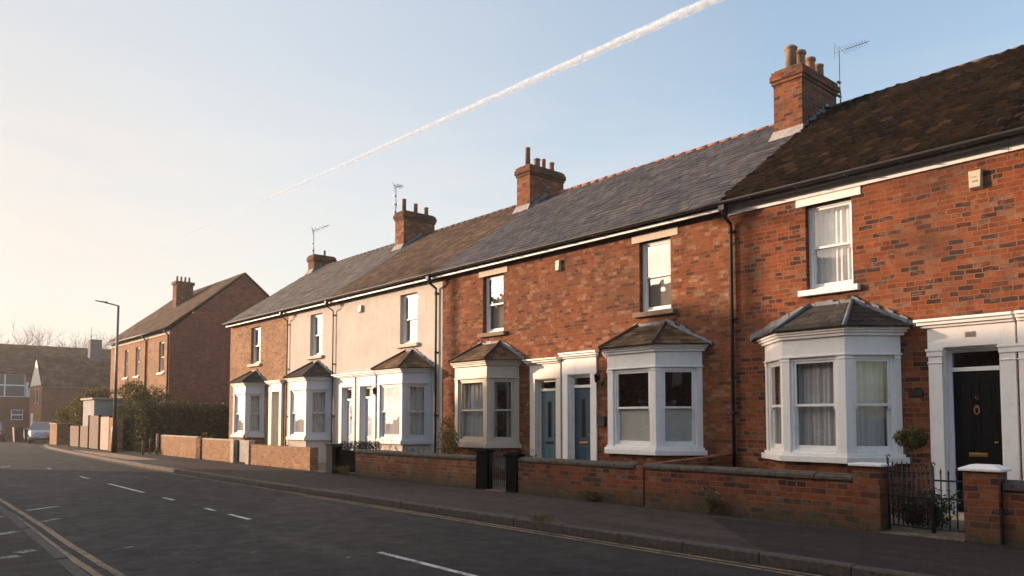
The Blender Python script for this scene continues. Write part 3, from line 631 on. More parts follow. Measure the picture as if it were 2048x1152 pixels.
def house_shell(h, y0, y1, wallmat, roofmat, holes, tw=.25, rows=22, th=.022, jit=.008, lump=0, ridgemat='ridgeD', sidemat=None, board='white', z0=-.1):
    wide = wallmat == 'brickF'
    wb = MB(); facade(wb, y0, y1, z0, 5.62, holes)
    for yy in (y0 + .012, y1 - .012):
        wb.add([(13.0, yy, z0), (21.0, yy, z0), (21.0, yy, 5.75), (17, yy, RZ - .12), (13.0, yy, zroof(13) - .12)], [(0, 1, 2, 3, 4)], .5)
    wb.quad((21, y0, z0), (21, y1, z0), (21, y1, 5.75), (21, y0, 5.75), .5)
    wb.build('wall', M[wallmat], h)
    it = MB(); it.quad((13.3, y0 + .03, 2.85), (20.9, y0 + .03, 2.85), (20.9, y1 - .03, 2.85), (13.3, y1 - .03, 2.85)); it.quad((16.8, y0 + .03, 0), (16.8, y1 - .03, 0), (16.8, y1 - .03, 5.6), (16.8, y0 + .03, 5.6))
    it.quad((13.3, y0 + .03, .1), (20.9, y0 + .03, .1), (20.9, y1 - .03, .1), (13.3, y1 - .03, .1)); it.quad((13.3, y0 + .03, 5.6), (20.9, y0 + .03, 5.6), (20.9, y1 - .03, 5.6), (13.3, y1 - .03, 5.6))
    it.build('interior', M['interior'], h)
    r = MB(); r.tiles((EX, y0 + .008, EZ), (EX, y1 - .008, EZ), (RX, y1 - .008, RZ), (RX, y0 + .008, RZ), rows, tw, th, jit, lump=lump)
    r.add([(EX + .02, y0 + .004, EZ - .03), (EX + .02, y1 - .004, EZ - .03), (RX, y1 - .004, RZ - .045), (RX, y0 + .004, RZ - .045), (21.3, y1 - .004, EZ - .02), (21.3, y0 + .004, EZ - .02)], [(0, 1, 2, 3), (3, 2, 4, 5)], .35)
    r.build('roof', M[roofmat], h)
    q = MB(); n = int((y1 - y0) / .33)
    for k in range(n):
        a, b = y0 + (y1 - y0) * k / n, y0 + (y1 - y0) * (k + 1) / n - .005; zz = RZ + random.uniform(-.004, .006)
        q.tube([(RX, a, zz - .02), (RX, b, zz - .02)], .062 + random.uniform(-.003, .003), seg=10)
    q.build('ridge_tiles', M[ridgemat], h)
    b = MB()
    if wide: b.box(12.955, 13.0, y0 + .004, y1 - .004, 5.47, 5.66); b.box(12.93, 13.0, y0 + .004, y1 - .004, 5.63, 5.67)
    else: b.box(12.775, 12.80, y0 + .004, y1 - .004, 5.535, 5.60)
    b.build('eaves_board', M[board], h, bevel=.004)
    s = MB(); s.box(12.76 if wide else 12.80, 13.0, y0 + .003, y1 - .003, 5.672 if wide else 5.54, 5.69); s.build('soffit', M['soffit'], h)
    g = MB(); n = 8; prof = [(math.cos(math.pi * k / n) * .065, -math.sin(math.pi * k / n) * .065) for k in range(n + 1)]
    vs = [(12.665 + a, yy, 5.675 + c) for yy in (y0 + .002, y1 - .002) for a, c in prof] + [(12.665 + a * .9, yy, 5.675 + c * .9) for yy in (y0 + .002, y1 - .002) for a, c in prof]
    m = n + 1
    g.add(vs, [(k, k + 1, m + k + 1, m + k) for k in range(n)] + [(2 * m + k, 3 * m + k, 3 * m + k + 1, 2 * m + k + 1) for k in range(n)] + [(0, m, 3 * m, 2 * m), (n, 2 * m + n, 3 * m + n, m + n)], .5, True)
    yy = y0 + .5
    while yy < y1: g.box(12.59, 12.76, yy, yy + .02, 5.60, 5.612); yy += .9
    g.build('gutter', M['blackpipe'], h)

def drainpipe(parent, y, z0=0.0, x=12.93, r=.034):
    p = MB(); p.tube([(12.665, y, 5.60), (12.665, y, 5.50), (12.72, y, 5.40), (x, y, 5.28), (x, y, 5.15), (x, y, z0)], r, seg=10)
    for z in (5.1, 3.4, 1.6, .5): p.tube([(x, y, z), (x, y, z + .07)], r * 1.28, seg=10); p.box(x, 13, y - .07, y + .07, z + .02, z + .05)
    p.box(12.61, 12.72, y - .06, y + .06, 5.50, 5.60)
    p.build('drainpipe', M['blackpipe'], parent)

def upwin(h, y0, y1, z0=3.80, z1=5.33, lint='white', sill='white', cur=None, lw=.16, recess=-.11, lz=5.50):
    F = ((13.0, y0), (0, 1), (-1, 0))
    sash(h, F, .002, y1 - y0 - .002, z0, z1, d=recess, cur=cur, glass='glass' if cur == 'netW' else 'glassU')
    if lint: l = MB(); l.box(12.985, 13.2, y0 - lw, y1 + lw, z1, lz - .002); l.build('lintel', M[lint], h, bevel=.006)
    if sill: s = MB(); s.box(12.90, 13.12, y0 - .12, y1 + .12, z0 - .105, z0 - .0); s.build('window_sill', M[sill], h, bevel=.01)

# ------------------------------------------------------------------ the setting
def sheet(name, poly, z, mat, kind='structure'):
    m = MB(); m.add([(x, y, z) for x, y in poly], [tuple(range(len(poly)))], .5)
    return m.build(name, mat, None, kind=kind)
KX = [(-12, 7.93), (20, 7.93), (28, 8.0), (35, 8.35), (44, 8.8), (50, 9.2), (55, 9.8), (58, 10.6), (60, 12.2), (61, 15), (61.2, 30)]
def kx(y):
    for (a, xa), (b, xb) in zip(KX, KX[1:]):
        if a <= y <= b: return xa + (xb - xa) * (y - a) / (b - a)
LKX = [(-12, 1.55), (5, 1.75), (9, 1.97), (12, 2.12), (16, 2.3), (22, 2.35), (60, 2.35), (66, 1.0), (68, -3), (68.5, -30)]
def sample(path, step=1.0):
    out_ = []
    for (a, xa), (b, xb) in zip(path, path[1:]):
        n = max(1, int(math.hypot(b - a, xb - xa) / step))
        for k in range(n): out_.append((xa + (xb - xa) * k / n, a + (b - a) * k / n))
    out_.append((path[-1][1], path[-1][0])); return out_
g = MB(); g.quad((-3000, -3000, -.20), (3000, -3000, -.20), (3000, 6000, -.20), (-3000, 6000, -.20)); g.build('ground', M['earth'], None, kind='structure')
sheet('road', [(-60, -30), (60, -30), (60, 88), (-60, 88)], -.12, M['asphalt'])
rk = [(x + .14, y) for x, y in sample(KX)]
pm = MB(); pts = rk
for (xa, ya), (xb, yb) in zip(pts, pts[1:]):
    if yb <= 61.3 and ya < 57: pm.quad((xa, ya, 0), (30, ya, 0), (30, yb, 0), (xb, yb, 0), .5)
    else: pm.quad((xa, ya, 0), (xa, 55, 0), (xb, 55, 0), (xb, yb, 0), .5)
pm.build('pavement', M['pave'], None, kind='structure')
pm = MB(); pts = [(x - .14, y) for x, y in sample(LKX)]
for (xa, ya), (xb, yb) in zip(pts, pts[1:]): pm.quad((-30, ya, 0), (xa, ya, 0), (xb, yb, 0), (-30, yb, 0), .5)
pm.build('near_pavement', M['pave'], None, kind='structure')
def kerb(path, side, name):
    m = MB(); pts = sample(path, .15); acc = 0; i = 0
    while i < len(pts) - 1:
        j = i
        while j < len(pts) - 1 and math.hypot(pts[j][0] - pts[i][0], pts[j][1] - pts[i][1]) < .915: j += 1
        p, q = Vector((*pts[i], 0)), Vector((*pts[j], 0)); t = (q - p); L_ = t.length
        if L_ < .2: break
        t.normalize(); n = Vector((-t.y, t.x, 0)); n = n if n.x * side > 0 or (abs(n.x) < .3 and n.y * (-side) > 0) else -n
        j2 = random.uniform(-.006, .006); o_ = n * j2; zz = random.uniform(-.004, .006)
        a = p + t * .006 + o_; b = q - t * .006 + o_; c = b + n * .14; d_ = a + n * .14
        ch = n * .018
        vs = [a + Vector((0, 0, -.2)), b + Vector((0, 0, -.2)), b + Vector((0, 0, zz - .02)), a + Vector((0, 0, zz - .02)), a + ch + Vector((0, 0, zz)), b + ch + Vector((0, 0, zz)), c + Vector((0, 0, zz)), d_ + Vector((0, 0, zz)), c + Vector((0, 0, -.2)), d_ + Vector((0, 0, -.2))]
        m.add(vs, [(0, 1, 2, 3), (3, 2, 5, 4), (4, 5, 6, 7), (7, 6, 8, 9), (0, 3, 4, 7, 9), (1, 8, 6, 5, 2)], random.random())
        i = j
    m.build(name, M['kerb'], None, kind='structure')
kerb(KX, 1, 'kerb'); kerb(LKX, -1, 'near_kerb')
# road markings
def line(pts, w_, z, mat, name):
    m = MB(); pts = [Vector((x, y, 0)) for x, y in pts]; L0 = []; 
    for i, p in enumerate(pts):
        t = (pts[min(i + 1, len(pts) - 1)] - pts[max(i - 1, 0)]).normalized(); n = Vector((-t.y, t.x, 0)) * w_ / 2
        L0.append((p + n, p - n))
    for (a, b), (c, d_) in zip(L0, L0[1:]): m.quad((*a.xy, z), (*b.xy, z), (*d_.xy, z), (*c.xy, z))
    return m.build(name, M[mat], None, kind='structure')
def smooth(ctrl, n=60):
    ys = [ctrl[0][1] + (ctrl[-1][1] - ctrl[0][1]) * k / n for k in range(n + 1)]; out_ = []
    for y in ys:
        for (xa, ya), (xb, yb) in zip(ctrl, ctrl[1:]):
            if ya <= y <= yb + 1e-6:
                u = (y - ya) / (yb - ya); out_.append((xa + (xb - xa) * u + random.uniform(-.006, .006), y)); break
    return out_
line(smooth([(2.05, -8), (2.15, 6), (2.31, 8.83), (2.36, 11), (2.50, 14.6), (2.62, 19), (2.64, 40)], 120), .085, -.116, 'markY', 'yellow_line')
line(smooth([(1.86, -8), (1.97, 6), (2.13, 8.9), (2.18, 11), (2.33, 14.6), (2.44, 19), (2.46, 40)], 120), .085, -.116, 'markY', 'yellow_line')
line([(x - .16, y) for x, y in sample(KX, .5) if y < 57], .06, -.116, 'markY', 'yellow_line')
line([(x - .30, y) for x, y in sample(KX, .5) if y < 16], .06, -.116, 'markY', 'yellow_line')
for k, (a, b) in enumerate([(6.0, 8.3), (12.4, 13.33), (14.0, 14.5), (16.37, 17.05), (18.5, 21.7), (23.9, 24.95), (29.4, 29.95)]):
    x0 = 5.06 + (a - 6.4) * .018; x1 = 5.06 + (b - 6.4) * .018; line([(x0, a), (x1, b)], .085, -.116, 'markW', 'centre_line')
# worn remnants beside the near kerb
for (x, y, x2, y2, w_) in [(2.68, 16.26, 3.23, 16.64, .13), (2.56, 14.28, 2.86, 14.6, .11), (2.68, 10.6, 2.95, 10.74, .03), (4.35, 31.5, 4.76, 32.3, .12), (3.9, 9.3, 4.02, 9.36, .02), (4.6, 8.2, 4.66, 8.25, .03)]:
    line([(x, y), (x2, y2)], w_, -.116, 'markFaint', 'worn_marking')
sheet('road_patch', [(4.6, -5), (7.6, -5), (7.7, 30), (6.9, 40), (5.9, 40), (5.6, 20), (5.4, 8)], -.117, M['gutterroad']) if False else None
# the near pavement: a drain cover and pale slabs by the kerb
for (x0, y0, x1, y1) in [(1.62, 10.33, 1.80, 10.44), (1.5, 12.05, 1.93, 12.3), (1.1, 9.95, 1.6, 10.1), (1.5, 14.1, 2.05, 14.4)]:
    line([(x0, y0), (x1, y1)], .16, .004, 'markFaint', 'pale_slab')
sheet('painted_sun_strip', [(8.42, 31.5), (9.35, 31.0), (9.55, 38.5), (9.15, 43.5), (8.98, 43.5), (8.52, 36)], .005, m_flat('sun_tinted_paving', (.26, .17, .115), .9, var=.3, scale=3, bump=.01))  # pale warm strip: a sun patch painted onto the far pavement
# garden ground behind the walls
sheet('front_gardens', [(10.87, -12), (13, -12), (13, 35.3), (10.87, 35.3)], .012, M['yard'])
sheet('side_garden', [(10.4, 35.4), (30, 35.4), (30, 54), (10.4, 54)], .012, M['earth'])

# ------------------------------------------------------------------ the terrace
B = dict(G=-1.2, F=3.64, E=8.44, D=13.02, C=17.88, A=24.3, O=27.87, end=33.6)
WH = (3.80, 5.33)
# nearest full house -----------------------------------------------
h = thing('terraced_house', (15, 6.0, 0), 'near red brick house with black front door and mossy brown tiled roof', 'house', 'terraced houses along the street')
house_shell(h, B['F'], B['E'], 'brickF', 'tileF', [(6.03, 6.87, *WH), (3.84, 4.64, -.1, 2.62), (5.45, 7.55, .0, 2.9)], tw=.23, rows=23, th=.050, jit=.016, lump=.038)
upwin(h, 6.03, 6.87, cur='netW', lw=.17)
bay(h, 5.28, 5.87, 6.98, 7.72, curt=('net', 'net', 'net'), roofmat='bayslate')
surround(h, 3.64, 3.84, 4.64, 4.84, 'white', c0=.0, c1=.16, proj=.07)
door_set(h, 3.84, 4.64, dmat='doorK', recess=.13)
chimney(h, 15.8, 17.4, 8.36, 9.05, 9.36, [(15.99, .125, .54, 'pot2', 'cap'), (16.40, .135, .54, 'pot', 'roll'), (16.82, .12, .50, 'pot', 'roll'), (17.22, .125, .46, 'pot2', 'plain')], 'brickC')
drainpipe(h, 8.36)
pq = MB(); pq.box(12.975, 13.0, 4.96, 5.17, 1.87, 1.98); pq.build('house_plaque', M['blackpipe'], h, bevel=.004)
pq = MB(); pq.box(12.915, 12.93, 4.16, 4.30, 2.76, 2.84)
for k in range(4): pq.box(12.910, 12.92, 4.18 + k * .027, 4.195 + k * .027, 2.78, 2.82 - .01 * (k % 2))
pq.build('number_plate', M['print'], h)
# next door nearer to the camera, cut by the frame --------------------
h = thing('terraced_house', (15, 1.2, 0), 'red brick house at the right edge of the photo, mostly cut off', 'house', 'terraced houses along the street')
house_shell(h, B['G'], B['F'], 'brickF', 'tileF', [(.45, 1.29, *WH), (2.72, 3.36, -.1, 2.62), (-.4, 1.9, .0, 2.9)], tw=.23, rows=23, th=.050, jit=.016, lump=.038)
upwin(h, .45, 1.29, cur='net'); bay(h, -.48, .25, 1.35, 1.95)
surround(h, 2.42, 2.72, 3.36, 3.6, 'white', c0=.14, c1=-.0); door_set(h, 2.72, 3.36, dmat='doorG', recess=.16)
chimney(h, 15.8, 17.4, -1.6, -.9, 9.36, [(16.2, .12, .5, 'pot', 'roll'), (16.9, .12, .4, 'pot2', 'plain')])
# middle pair ---------------------------------------------------------
h = thing('terraced_house', (15, 10.8, 0), 'orange brick house with darker blue front door left of its bay window', 'house', 'terraced houses along the street')
house_shell(h, B['E'], B['D'], 'brickE', 'slate', [(9.85, 10.68, *WH), (12.12, 12.84, -.1, 2.56), (9.2, 11.5, .0, 2.9)], tw=.25, rows=24, ridgemat='ridgeR')
upwin(h, 9.85, 10.68, lint='stone', sill='stonesill', cur='blind', lw=.2)
bay(h, 9.1, 9.72, 10.98, 11.62, curt=('frost', 'frost', 'frost'), roofmat='baytile', plinth='brickE', hip='tile')
surround(h, 11.93, 12.12, 12.84, 13.02, 'white', proj=.035, zt=2.56, ztop=3.0, c0=.1, c1=-.0, caps=False); door_set(h, 12.12, 12.84, zt=2.56, zd=2.25, dmat='doorB', recess=.10, kind='slot')
wl = MB(); wl.box(12.93, 13.0, 11.66, 11.84, 1.36, 1.56); wl.box(12.92, 13.0, 11.65, 11.85, 1.55, 1.58); wl.build('wall_letterbox', M['blackpipe'], h, bevel=.006)
h = thing('terraced_house', (15, 15.4, 0), 'orange brick house with pale teal front door right of its bay window', 'house', 'terraced houses along the street')
house_shell(h, B['D'], B['C'], 'brickE', 'slate', [(15.2, 16.04, *WH), (13.25, 13.97, -.1, 2.50), (14.6, 17.1, .0, 2.9)], tw=.25, rows=24, ridgemat='ridgeR')
upwin(h, 15.2, 16.04, lint='stone', sill='stonesill', cur='blind', lw=.17)
bay(h, 14.58, 15.02, 16.35, 17.1, mat='beige', curt=('drape', 'net', 'drape'), roofmat='baytile', plinth='brickE', hip='tile')
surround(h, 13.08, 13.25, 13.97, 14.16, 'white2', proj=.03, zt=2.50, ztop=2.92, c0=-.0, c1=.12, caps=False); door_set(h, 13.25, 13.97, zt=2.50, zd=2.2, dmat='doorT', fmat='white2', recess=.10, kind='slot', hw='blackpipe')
chimney(h, 16.25, 17.75, 17.72, 18.34, 9.55, [(16.45, .085, .62, 'pot', 'plain'), (16.85, .10, .36, 'pot2', 'cap'), (17.15, .07, .40, 'pot', 'plain'), (17.5, .09, .36, 'pot', 'roll')], 'brickC2')
drainpipe(h, 18.1)
# cream rendered house -------------------------------------------------
h = thing('terraced_house', (15, 21, 0), 'cream rendered house with brown tiled roof and two recessed doors', 'house', 'terraced houses along the street')
house_shell(h, B['C'], B['A'], 'cream', 'tileC', [(19.15, 20.08, *WH), (21.63, 22.4, -.1, 2.6), (22.87, 23.6, -.1, 2.6), (18.5, 20.8, .0, 2.9)], tw=.2, rows=26, th=.02, jit=.005)
upwin(h, 19.15, 20.08, lint=None, sill='stone', cur='blind')
bay(h, 18.42, 18.86, 20.22, 20.95, mat='shadewhite', curt=('net', 'net', 'net'), roofmat='baytile', plinth='cream', hip='tile', hw=.18, ztop=3.58)
surround(h, 21.42, 21.63, 22.4, 22.6, 'shadewhite', proj=.04, zt=2.6, ztop=2.98, c0=.1, c1=.12, caps=False); surround(h, 22.72, 22.87, 23.6, 23.8, 'shadewhite', proj=.037, zt=2.6, ztop=2.98, c0=.0, c1=.3, caps=False)
door_set(h, 21.63, 22.4, zt=2.6, zd=2.2, dmat='doorW', recess=.1, kind='half'); door_set(h, 22.87, 23.6, zt=2.6, zd=2.15, dmat='doorW', recess=.1, kind='panel')
chimney(h, 16.15, 17.6, 24.75, 25.35, 9.5, [(16.35, .085, .5, 'pot', 'plain'), (16.9, .085, .42, 'pot', 'plain'), (17.4, .09, .36, 'pot2', 'plain')], 'brickC2')
drainpipe(h, 24.2, r=.022)
h = thing('terraced_house', (15, 26, 0), 'narrow pale rendered house with one upper window and grey slate roof', 'house', 'terraced houses along the street')
house_shell(h, B['A'], B['O'], 'cream2', 'slate0', [(25.12, 26.05, *WH), (24.6, 26.8, .0, 2.9)], tw=.25, rows=24)
upwin(h, 25.12, 26.05, lint=None, sill='stone', cur='blind')
bay(h, 24.42, 24.88, 26.25, 26.95, mat='shadewhite', curt=('net', 'net', 'net'), roofmat='bayslate', plinth='cream2', hip='tile', hw=.18, ztop=3.58)
drainpipe(h, 27.8, r=.022)
h = thing('terraced_house', (15, 30.5, 0), 'far end brown brick house of the terrace with a slate roof', 'house', 'terraced houses along the street')
house_shell(h, B['O'], B['end'], 'brick0', 'slate0', [(30.43, 31.38, *WH), (28.4, 29.08, -.1, 2.6), (30.1, 31.9, .0, 2.9)], tw=.25, rows=24)
upwin(h, 30.43, 31.38, lint=None, sill='stone', cur='blind')
bay(h, 29.95, 30.35, 31.6, 32.3, xf=12.38, mat='shadewhite', curt=('net', 'net', 'net'), roofmat='bayslate', plinth='brick0', hip='tile', hw=.2, ztop=3.5)
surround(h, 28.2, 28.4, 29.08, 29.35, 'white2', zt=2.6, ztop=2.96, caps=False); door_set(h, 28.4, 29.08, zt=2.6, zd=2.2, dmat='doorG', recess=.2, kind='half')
chimney(h, 16.6, 17.7, 33.0, 33.58, 9.2, [(17.3, .05, .3, 'metal', 'cap')], 'brickC2')

# ------------------------------------------------------------------ fittings hung on the houses
def alarm(name, y0, y1, z0, z1, label, marks=False):
    m = MB(); d_ = .085
    vs = [(12.99, y0, z0), (12.99, y1, z0), (12.99, y1, z1), (12.99, y0, z1), (12.99 - d_, y0 + .02, z0 + .03), (12.99 - d_, y1 - .02, z0 + .03), (12.99 - d_ * .8, y1 - .01, z1 - .01), (12.99 - d_ * .8, y0 + .01, z1 - .01)]
    m.add(vs, [(0, 3, 2, 1), (4, 5, 6, 7), (0, 1, 5, 4), (1, 2, 6, 5), (2, 3, 7, 6), (3, 0, 4, 7)], .5)
    t = thing(name, (13, (y0 + y1) / 2, z0), label, 'alarm box', 'alarm boxes on the house fronts')
    o = m.build('casing', M['plastic'], t, bevel=.008)
    if marks:
        p = MB()
        for k, (a, b, zz) in enumerate([(.25, .62, .62), (.3, .38, .40), (.42, .48, .40), (.52, .60, .40), (.64, .72, .40)]):
            w_ = y1 - y0; zc = z0 + (z1 - z0) * zz; xx = 12.99 - d_ * (.99 - .2 * (zz - .1)) - .004
            p.box(xx, xx + .01, y1 - w_ * b, y1 - w_ * a, zc - (.006 if k == 0 else .014), zc + (.006 if k == 0 else .014))
        p.build('faded_print', M['print'], t)
alarm('alarm_box', 4.0, 4.19, 5.0, 5.30, 'cream alarm box with faded print, largest, beside the nearest upper window', True)
alarm('alarm_box', 13.05, 13.20, 5.05, 5.33, 'cream alarm box high on the orange brick wall above the two blue doors')
alarm('alarm_box', 22.3, 22.5, 5.03, 5.28, 'cream alarm box on the cream rendered wall')
def aerial(y, x, zb, zt, label, els=9, boom=1.0, dirn=-1, r=.012):
    t = thing('tv_aerial', (x, y, zb), label, 'tv aerial', 'aerials on the chimneys')
    m = MB(); m.tube([(x, y, zb), (x, y, zt)], r, seg=6); m.build('mast', M['metal'], t)
    b = MB(); b.tube([(x, y + .12, zt), (x, y + dirn * boom, zt - .02)], r * .8, seg=5)
    for k in range(els): yy = y + dirn * (.08 + (boom - .1) * k / els); l = .17 - .008 * k; b.tube([(x - l, yy, zt - .01 + .03), (x + l, yy, zt - .01 - .03)], r * .4, seg=4)
    b.tube([(x - .02, y + .1, zt + .16), (x - .02, y + .1, zt - .16)], r * .5, seg=4); b.tube([(x + .14, y + .06, zt + .2), (x, y, zt)], r * .4, seg=4); b.tube([(x - .14, y + .06, zt + .18), (x, y, zt)], r * .4, seg=4)
    b.build('antenna', M['metal'], t)
    c = MB(); 
    for z in (zb + .12, zb + .42, zb + .75): c.box(x - .1, x + .02, y - .03, y + .03, z, z + .035)
    c.tube([(x, y, zb + .7), (x + .02, y - .02, zb + .4), (x - .01, y + .02, zb + .1)], r * .8, seg=5)
    c.build('bracket', M['metal'], t)
aerial(8.28, 17.42, 8.6, 10.12, 'tv aerial on the nearest chimney with four pots', 10, .70, r=.010)
aerial(25.55, 16.3, 9.5, 10.62, 'small tv aerial on the chimney above the cream house', 5, .45, r=.016)
aerial(33.65, 16.9, 9.1, 10.5, 'tall tv aerial with a long boom on the far end chimney', 4, 1.5, r=.018)
def lantern(y, z, label):
    t = thing('wall_lantern', (12.9, y, z), label, 'wall light')
    m = MB(); m.tube([(12.99, y, z - .06), (12.90, y, z - .08), (12.86, y, z - .04)], .012, seg=6); m.box(12.97, 13.0, y - .04, y + .04, z - .1, z - .02); m.build('bracket', M['blackpipe'], t)
    g = MB(); g.lathe((12.86, y, z - .04), [(.03, 0), (.055, .02), (.07, .15), (.085, .16), (.04, .2), (.01, .23)], 8); g.build('lamp_housing', M['blackpipe'], t)
lantern(11.80, 2.38, 'black wall lantern right of the darker blue front door')
lantern(21.3, 2.35, 'dark wall lantern on the cream house between door and bay window')

# ------------------------------------------------------------------ front garden walls
def wall(y0, y1, zt, label, mat='brickW', cop='coping', x0=10.65, ch=.085, over=.03, ragged=True, plant=None):
    t = thing('garden_wall', (x0 + .11, (y0 + y1) / 2, 0), label, 'garden wall', 'front garden walls')
    m = MB(); m.box(x0, x0 + .215, y0, y1, -.1, zt - ch, .5); m.build('brickwork', M[mat], t, bevel=.006)
    if cop:
        c = MB(); y = y0
        while y < y1 - .02:
            e = min(y1, y + random.uniform(.55, .8)); e = y1 if y1 - e < .2 else e; dz = random.uniform(-.006, .006); dx = random.uniform(-.006, .006)
            vs = []
            for yy in (y + .004, e - .004): vs += [(x0 - over + dx, yy, zt - ch), (x0 + .215 + over, yy, zt - ch), (x0 + .215 + over, yy, zt - .025 + dz), (x0 + .15, yy, zt + .012 + dz), (x0 + .06, yy, zt + .012 + dz), (x0 - over + dx, yy, zt - .025 + dz)]
            c.add(vs, [tuple(range(6))[::-1], tuple(range(6, 12))] + [(i, (i + 1) % 6, 6 + (i + 1) % 6, 6 + i) for i in range(6)]); y = e
        c.build('coping', M[cop], t, bevel=.012)
    return t
def pier(y0, y1, zt, label, mat='brickW', cap='white', x0=10.60, x1=10.92, capz=.05, dome=True):
    t = thing('gate_pier', ((x0 + x1) / 2, (y0 + y1) / 2, 0), label, 'gate pier', 'gate piers')
    m = MB(); m.box(x0, x1, y0, y1, -.1, zt - capz, .5); m.build('shaft', M[mat], t, bevel=.008)
    if cap:
        c = MB(); o_ = .045
        c.box(x0 - o_, x1 + o_, y0 - o_, y1 + o_, zt - capz, zt - .012)
        if dome:
            xm, ym = (x0 + x1) / 2, (y0 + y1) / 2
            a = [(x0 - o_ + .01, y0 - o_ + .01, zt - .012), (x1 + o_ - .01, y0 - o_ + .01, zt - .012), (x1 + o_ - .01, y1 + o_ - .01, zt - .012), (x0 - o_ + .01, y1 + o_ - .01, zt - .012)]
            b = [(xm + (p[0] - xm) * .55, ym + (p[1] - ym) * .55, zt + .03) for p in a]
            c.add(a + b, [(0, 1, 5, 4), (1, 2, 6, 5), (2, 3, 7, 6), (3, 0, 4, 7), (4, 5, 6, 7)])
        c.build('cap', M[cap], t, bevel=.01)
    return t
wall(-3, 3.20, .76, 'red brick garden wall with blue brick coping at the right edge', 'brickW', 'copingB', x0=10.68, ch=.11)
pier(3.21, 3.60, .92, 'brick gate pier with domed white cap right of the iron gate')
pier(4.62, 4.99, .92, 'brick gate pier with thin white cap left of the near iron gate', dome=False)
wall(5.0, 8.68, .74, 'red brick garden wall in front of the bay window of the black-doored house', 'brickW')
pier(8.69, 8.87, .76, 'slim brick pier between the two nearest long garden walls', cap=None, x0=10.63, x1=10.88)
wall(8.88, 11.98, .73, 'red brick garden wall in front of the blue-doored house, beside black gatepost', 'brickW')
pier(12.02, 12.34, .80, 'black timber gatepost right of the small iron gate', 'blackwood', 'blackwood', x0=10.62, x1=10.80, capz=.06)
pier(12.98, 13.32, .85, 'black timber gatepost left of the small iron gate', 'blackwood', 'blackwood', x0=10.62, x1=10.80, capz=.05)
wall(13.37, 18.6, .70, 'old mossy brick garden wall in front of the cream house', 'brickW2')
pier(19.62, 19.78, .80, 'black gatepost beside the low dark gate', 'blackwood', None, x0=10.6, x1=10.8)
pier(19.80, 20.16, .84, 'mossy stone gate pier beside the narrow dark entrance', 'coping', 'coping', dome=False)
pier(21.2, 21.5, .74, 'brick end pier of the sunlit garden wall', 'brickW3', None, x0=10.63, x1=10.9)
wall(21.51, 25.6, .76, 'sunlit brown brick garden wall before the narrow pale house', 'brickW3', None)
pier(25.62, 25.92, .86, 'sunlit stone gatepost right of the brown wooden gate', 'copingL', None, x0=10.6, x1=10.8)
pier(26.95, 27.25, .86, 'sunlit stone gatepost left of the brown wooden gate', 'copingL', None, x0=10.6, x1=10.8)
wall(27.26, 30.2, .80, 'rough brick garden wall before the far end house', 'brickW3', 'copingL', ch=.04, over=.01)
pier(30.21, 30.72, .84, 'darker brick pier between the two farthest garden walls', 'brickW2', None, x0=10.6, x1=10.9)  # built in a darker brick than the walls beside it
wall(30.73, 35.2, .85, 'farthest rough brick garden wall with pale coping by the hedge', 'brickW3', 'copingL', ch=.04, over=.01)
# dividing walls running back to the houses
t = thing('dividing_wall', (11.9, 8.7, 0), 'low dark red brick wall between the two nearest front gardens', 'garden wall')
m = MB(); m.add([(10.87, 8.69, -.05), (13, 8.36, -.05), (13, 8.58, -.05), (10.87, 8.9, -.05), (10.87, 8.69, .72), (13, 8.36, .86), (13, 8.58, .86), (10.87, 8.9, .72)], [(0, 1, 5, 4), (1, 2, 6, 5), (2, 3, 7, 6), (3, 0, 4, 7), (4, 5, 6, 7)], .5); m.build('brickwork', M['brickF'], t)
# ------------------------------------------------------------------ gates
def gate(name, y0, y1, x, z0, zt, n, label, angle=0, spear=.07, hoop=False, mid=True):
    t = thing(name, (x, y1, 0), label, 'gate'); c, s_ = math.cos(rad(angle)), math.sin(rad(angle)); W_ = y1 - y0
    def P(a, z): return (x + s_ * a, y1 - c * a, z)
    f = MB(); f.tube([P(0, z0), P(0, zt + .10)], .016, seg=8); f.tube([P(W_, z0), P(W_, zt + .06)], .016, seg=8)
    for z in ((z0 + .06, zt - .08, z0 + .45) if mid else (z0 + .06, zt - .08)): f.tube([P(0, z), P(W_, z)], .012, seg=4)
    f.tube([P(0, zt + .1), P(-.02, zt + .13), P(.01, zt + .15), P(.03, zt + .12)], .010, seg=5)
    f.build('gate_frame', M['iron'], t)
    for k in range(1, n + 1):
        a = W_ * k / (n + 1); b = MB(); hh = zt + (.02 if k % 2 else 0) - abs(k - (n + 1) / 2) * .004
        b.tube([P(a, z0 + .06), P(a, hh)], .0095, seg=5); b.tube([P(a, hh), P(a, hh + spear * .35), P(a, hh + spear)], [.014, .012, .001], seg=5); b.build('gate_bar', M['iron'], t)
    l = MB(); l.box(x - .02, x + .02, P(W_, 0)[1] - .03, P(W_, 0)[1] + .03, z0 + .5, z0 + .56); l.build('latch', M['iron'], t)
gate('iron_gate', 4.03, 4.58, 10.76, .04, .89, 8, 'left leaf of the wrought iron gate, against the white-capped pier')
gate('iron_gate', 3.64, 4.01, 10.76, .04, .80, 3, 'right leaf of the wrought iron gate, before the black front door')
gate('iron_gate', 12.36, 12.96, 10.72, .05, .72, 8, 'small iron garden gate between two black gateposts', mid=False)
t = thing('wooden_gate', (10.72, 19.1, 0), 'low dark wooden gate with rail beside the box hedge', 'gate')
m = MB()
for k in range(8): m.box(10.70, 10.72, 18.64 + k * .12, 18.64 + k * .12 + .112, .08, .66 + random.uniform(-.01, .01))
m.build('boards', M['blackwood'], t); m = MB(); m.box(10.665, 10.70, 18.64, 19.6, .60, .67); m.box(10.665, 10.70, 18.64, 19.6, .15, .21); m.build('gate_rail', M['blackwood'], t)
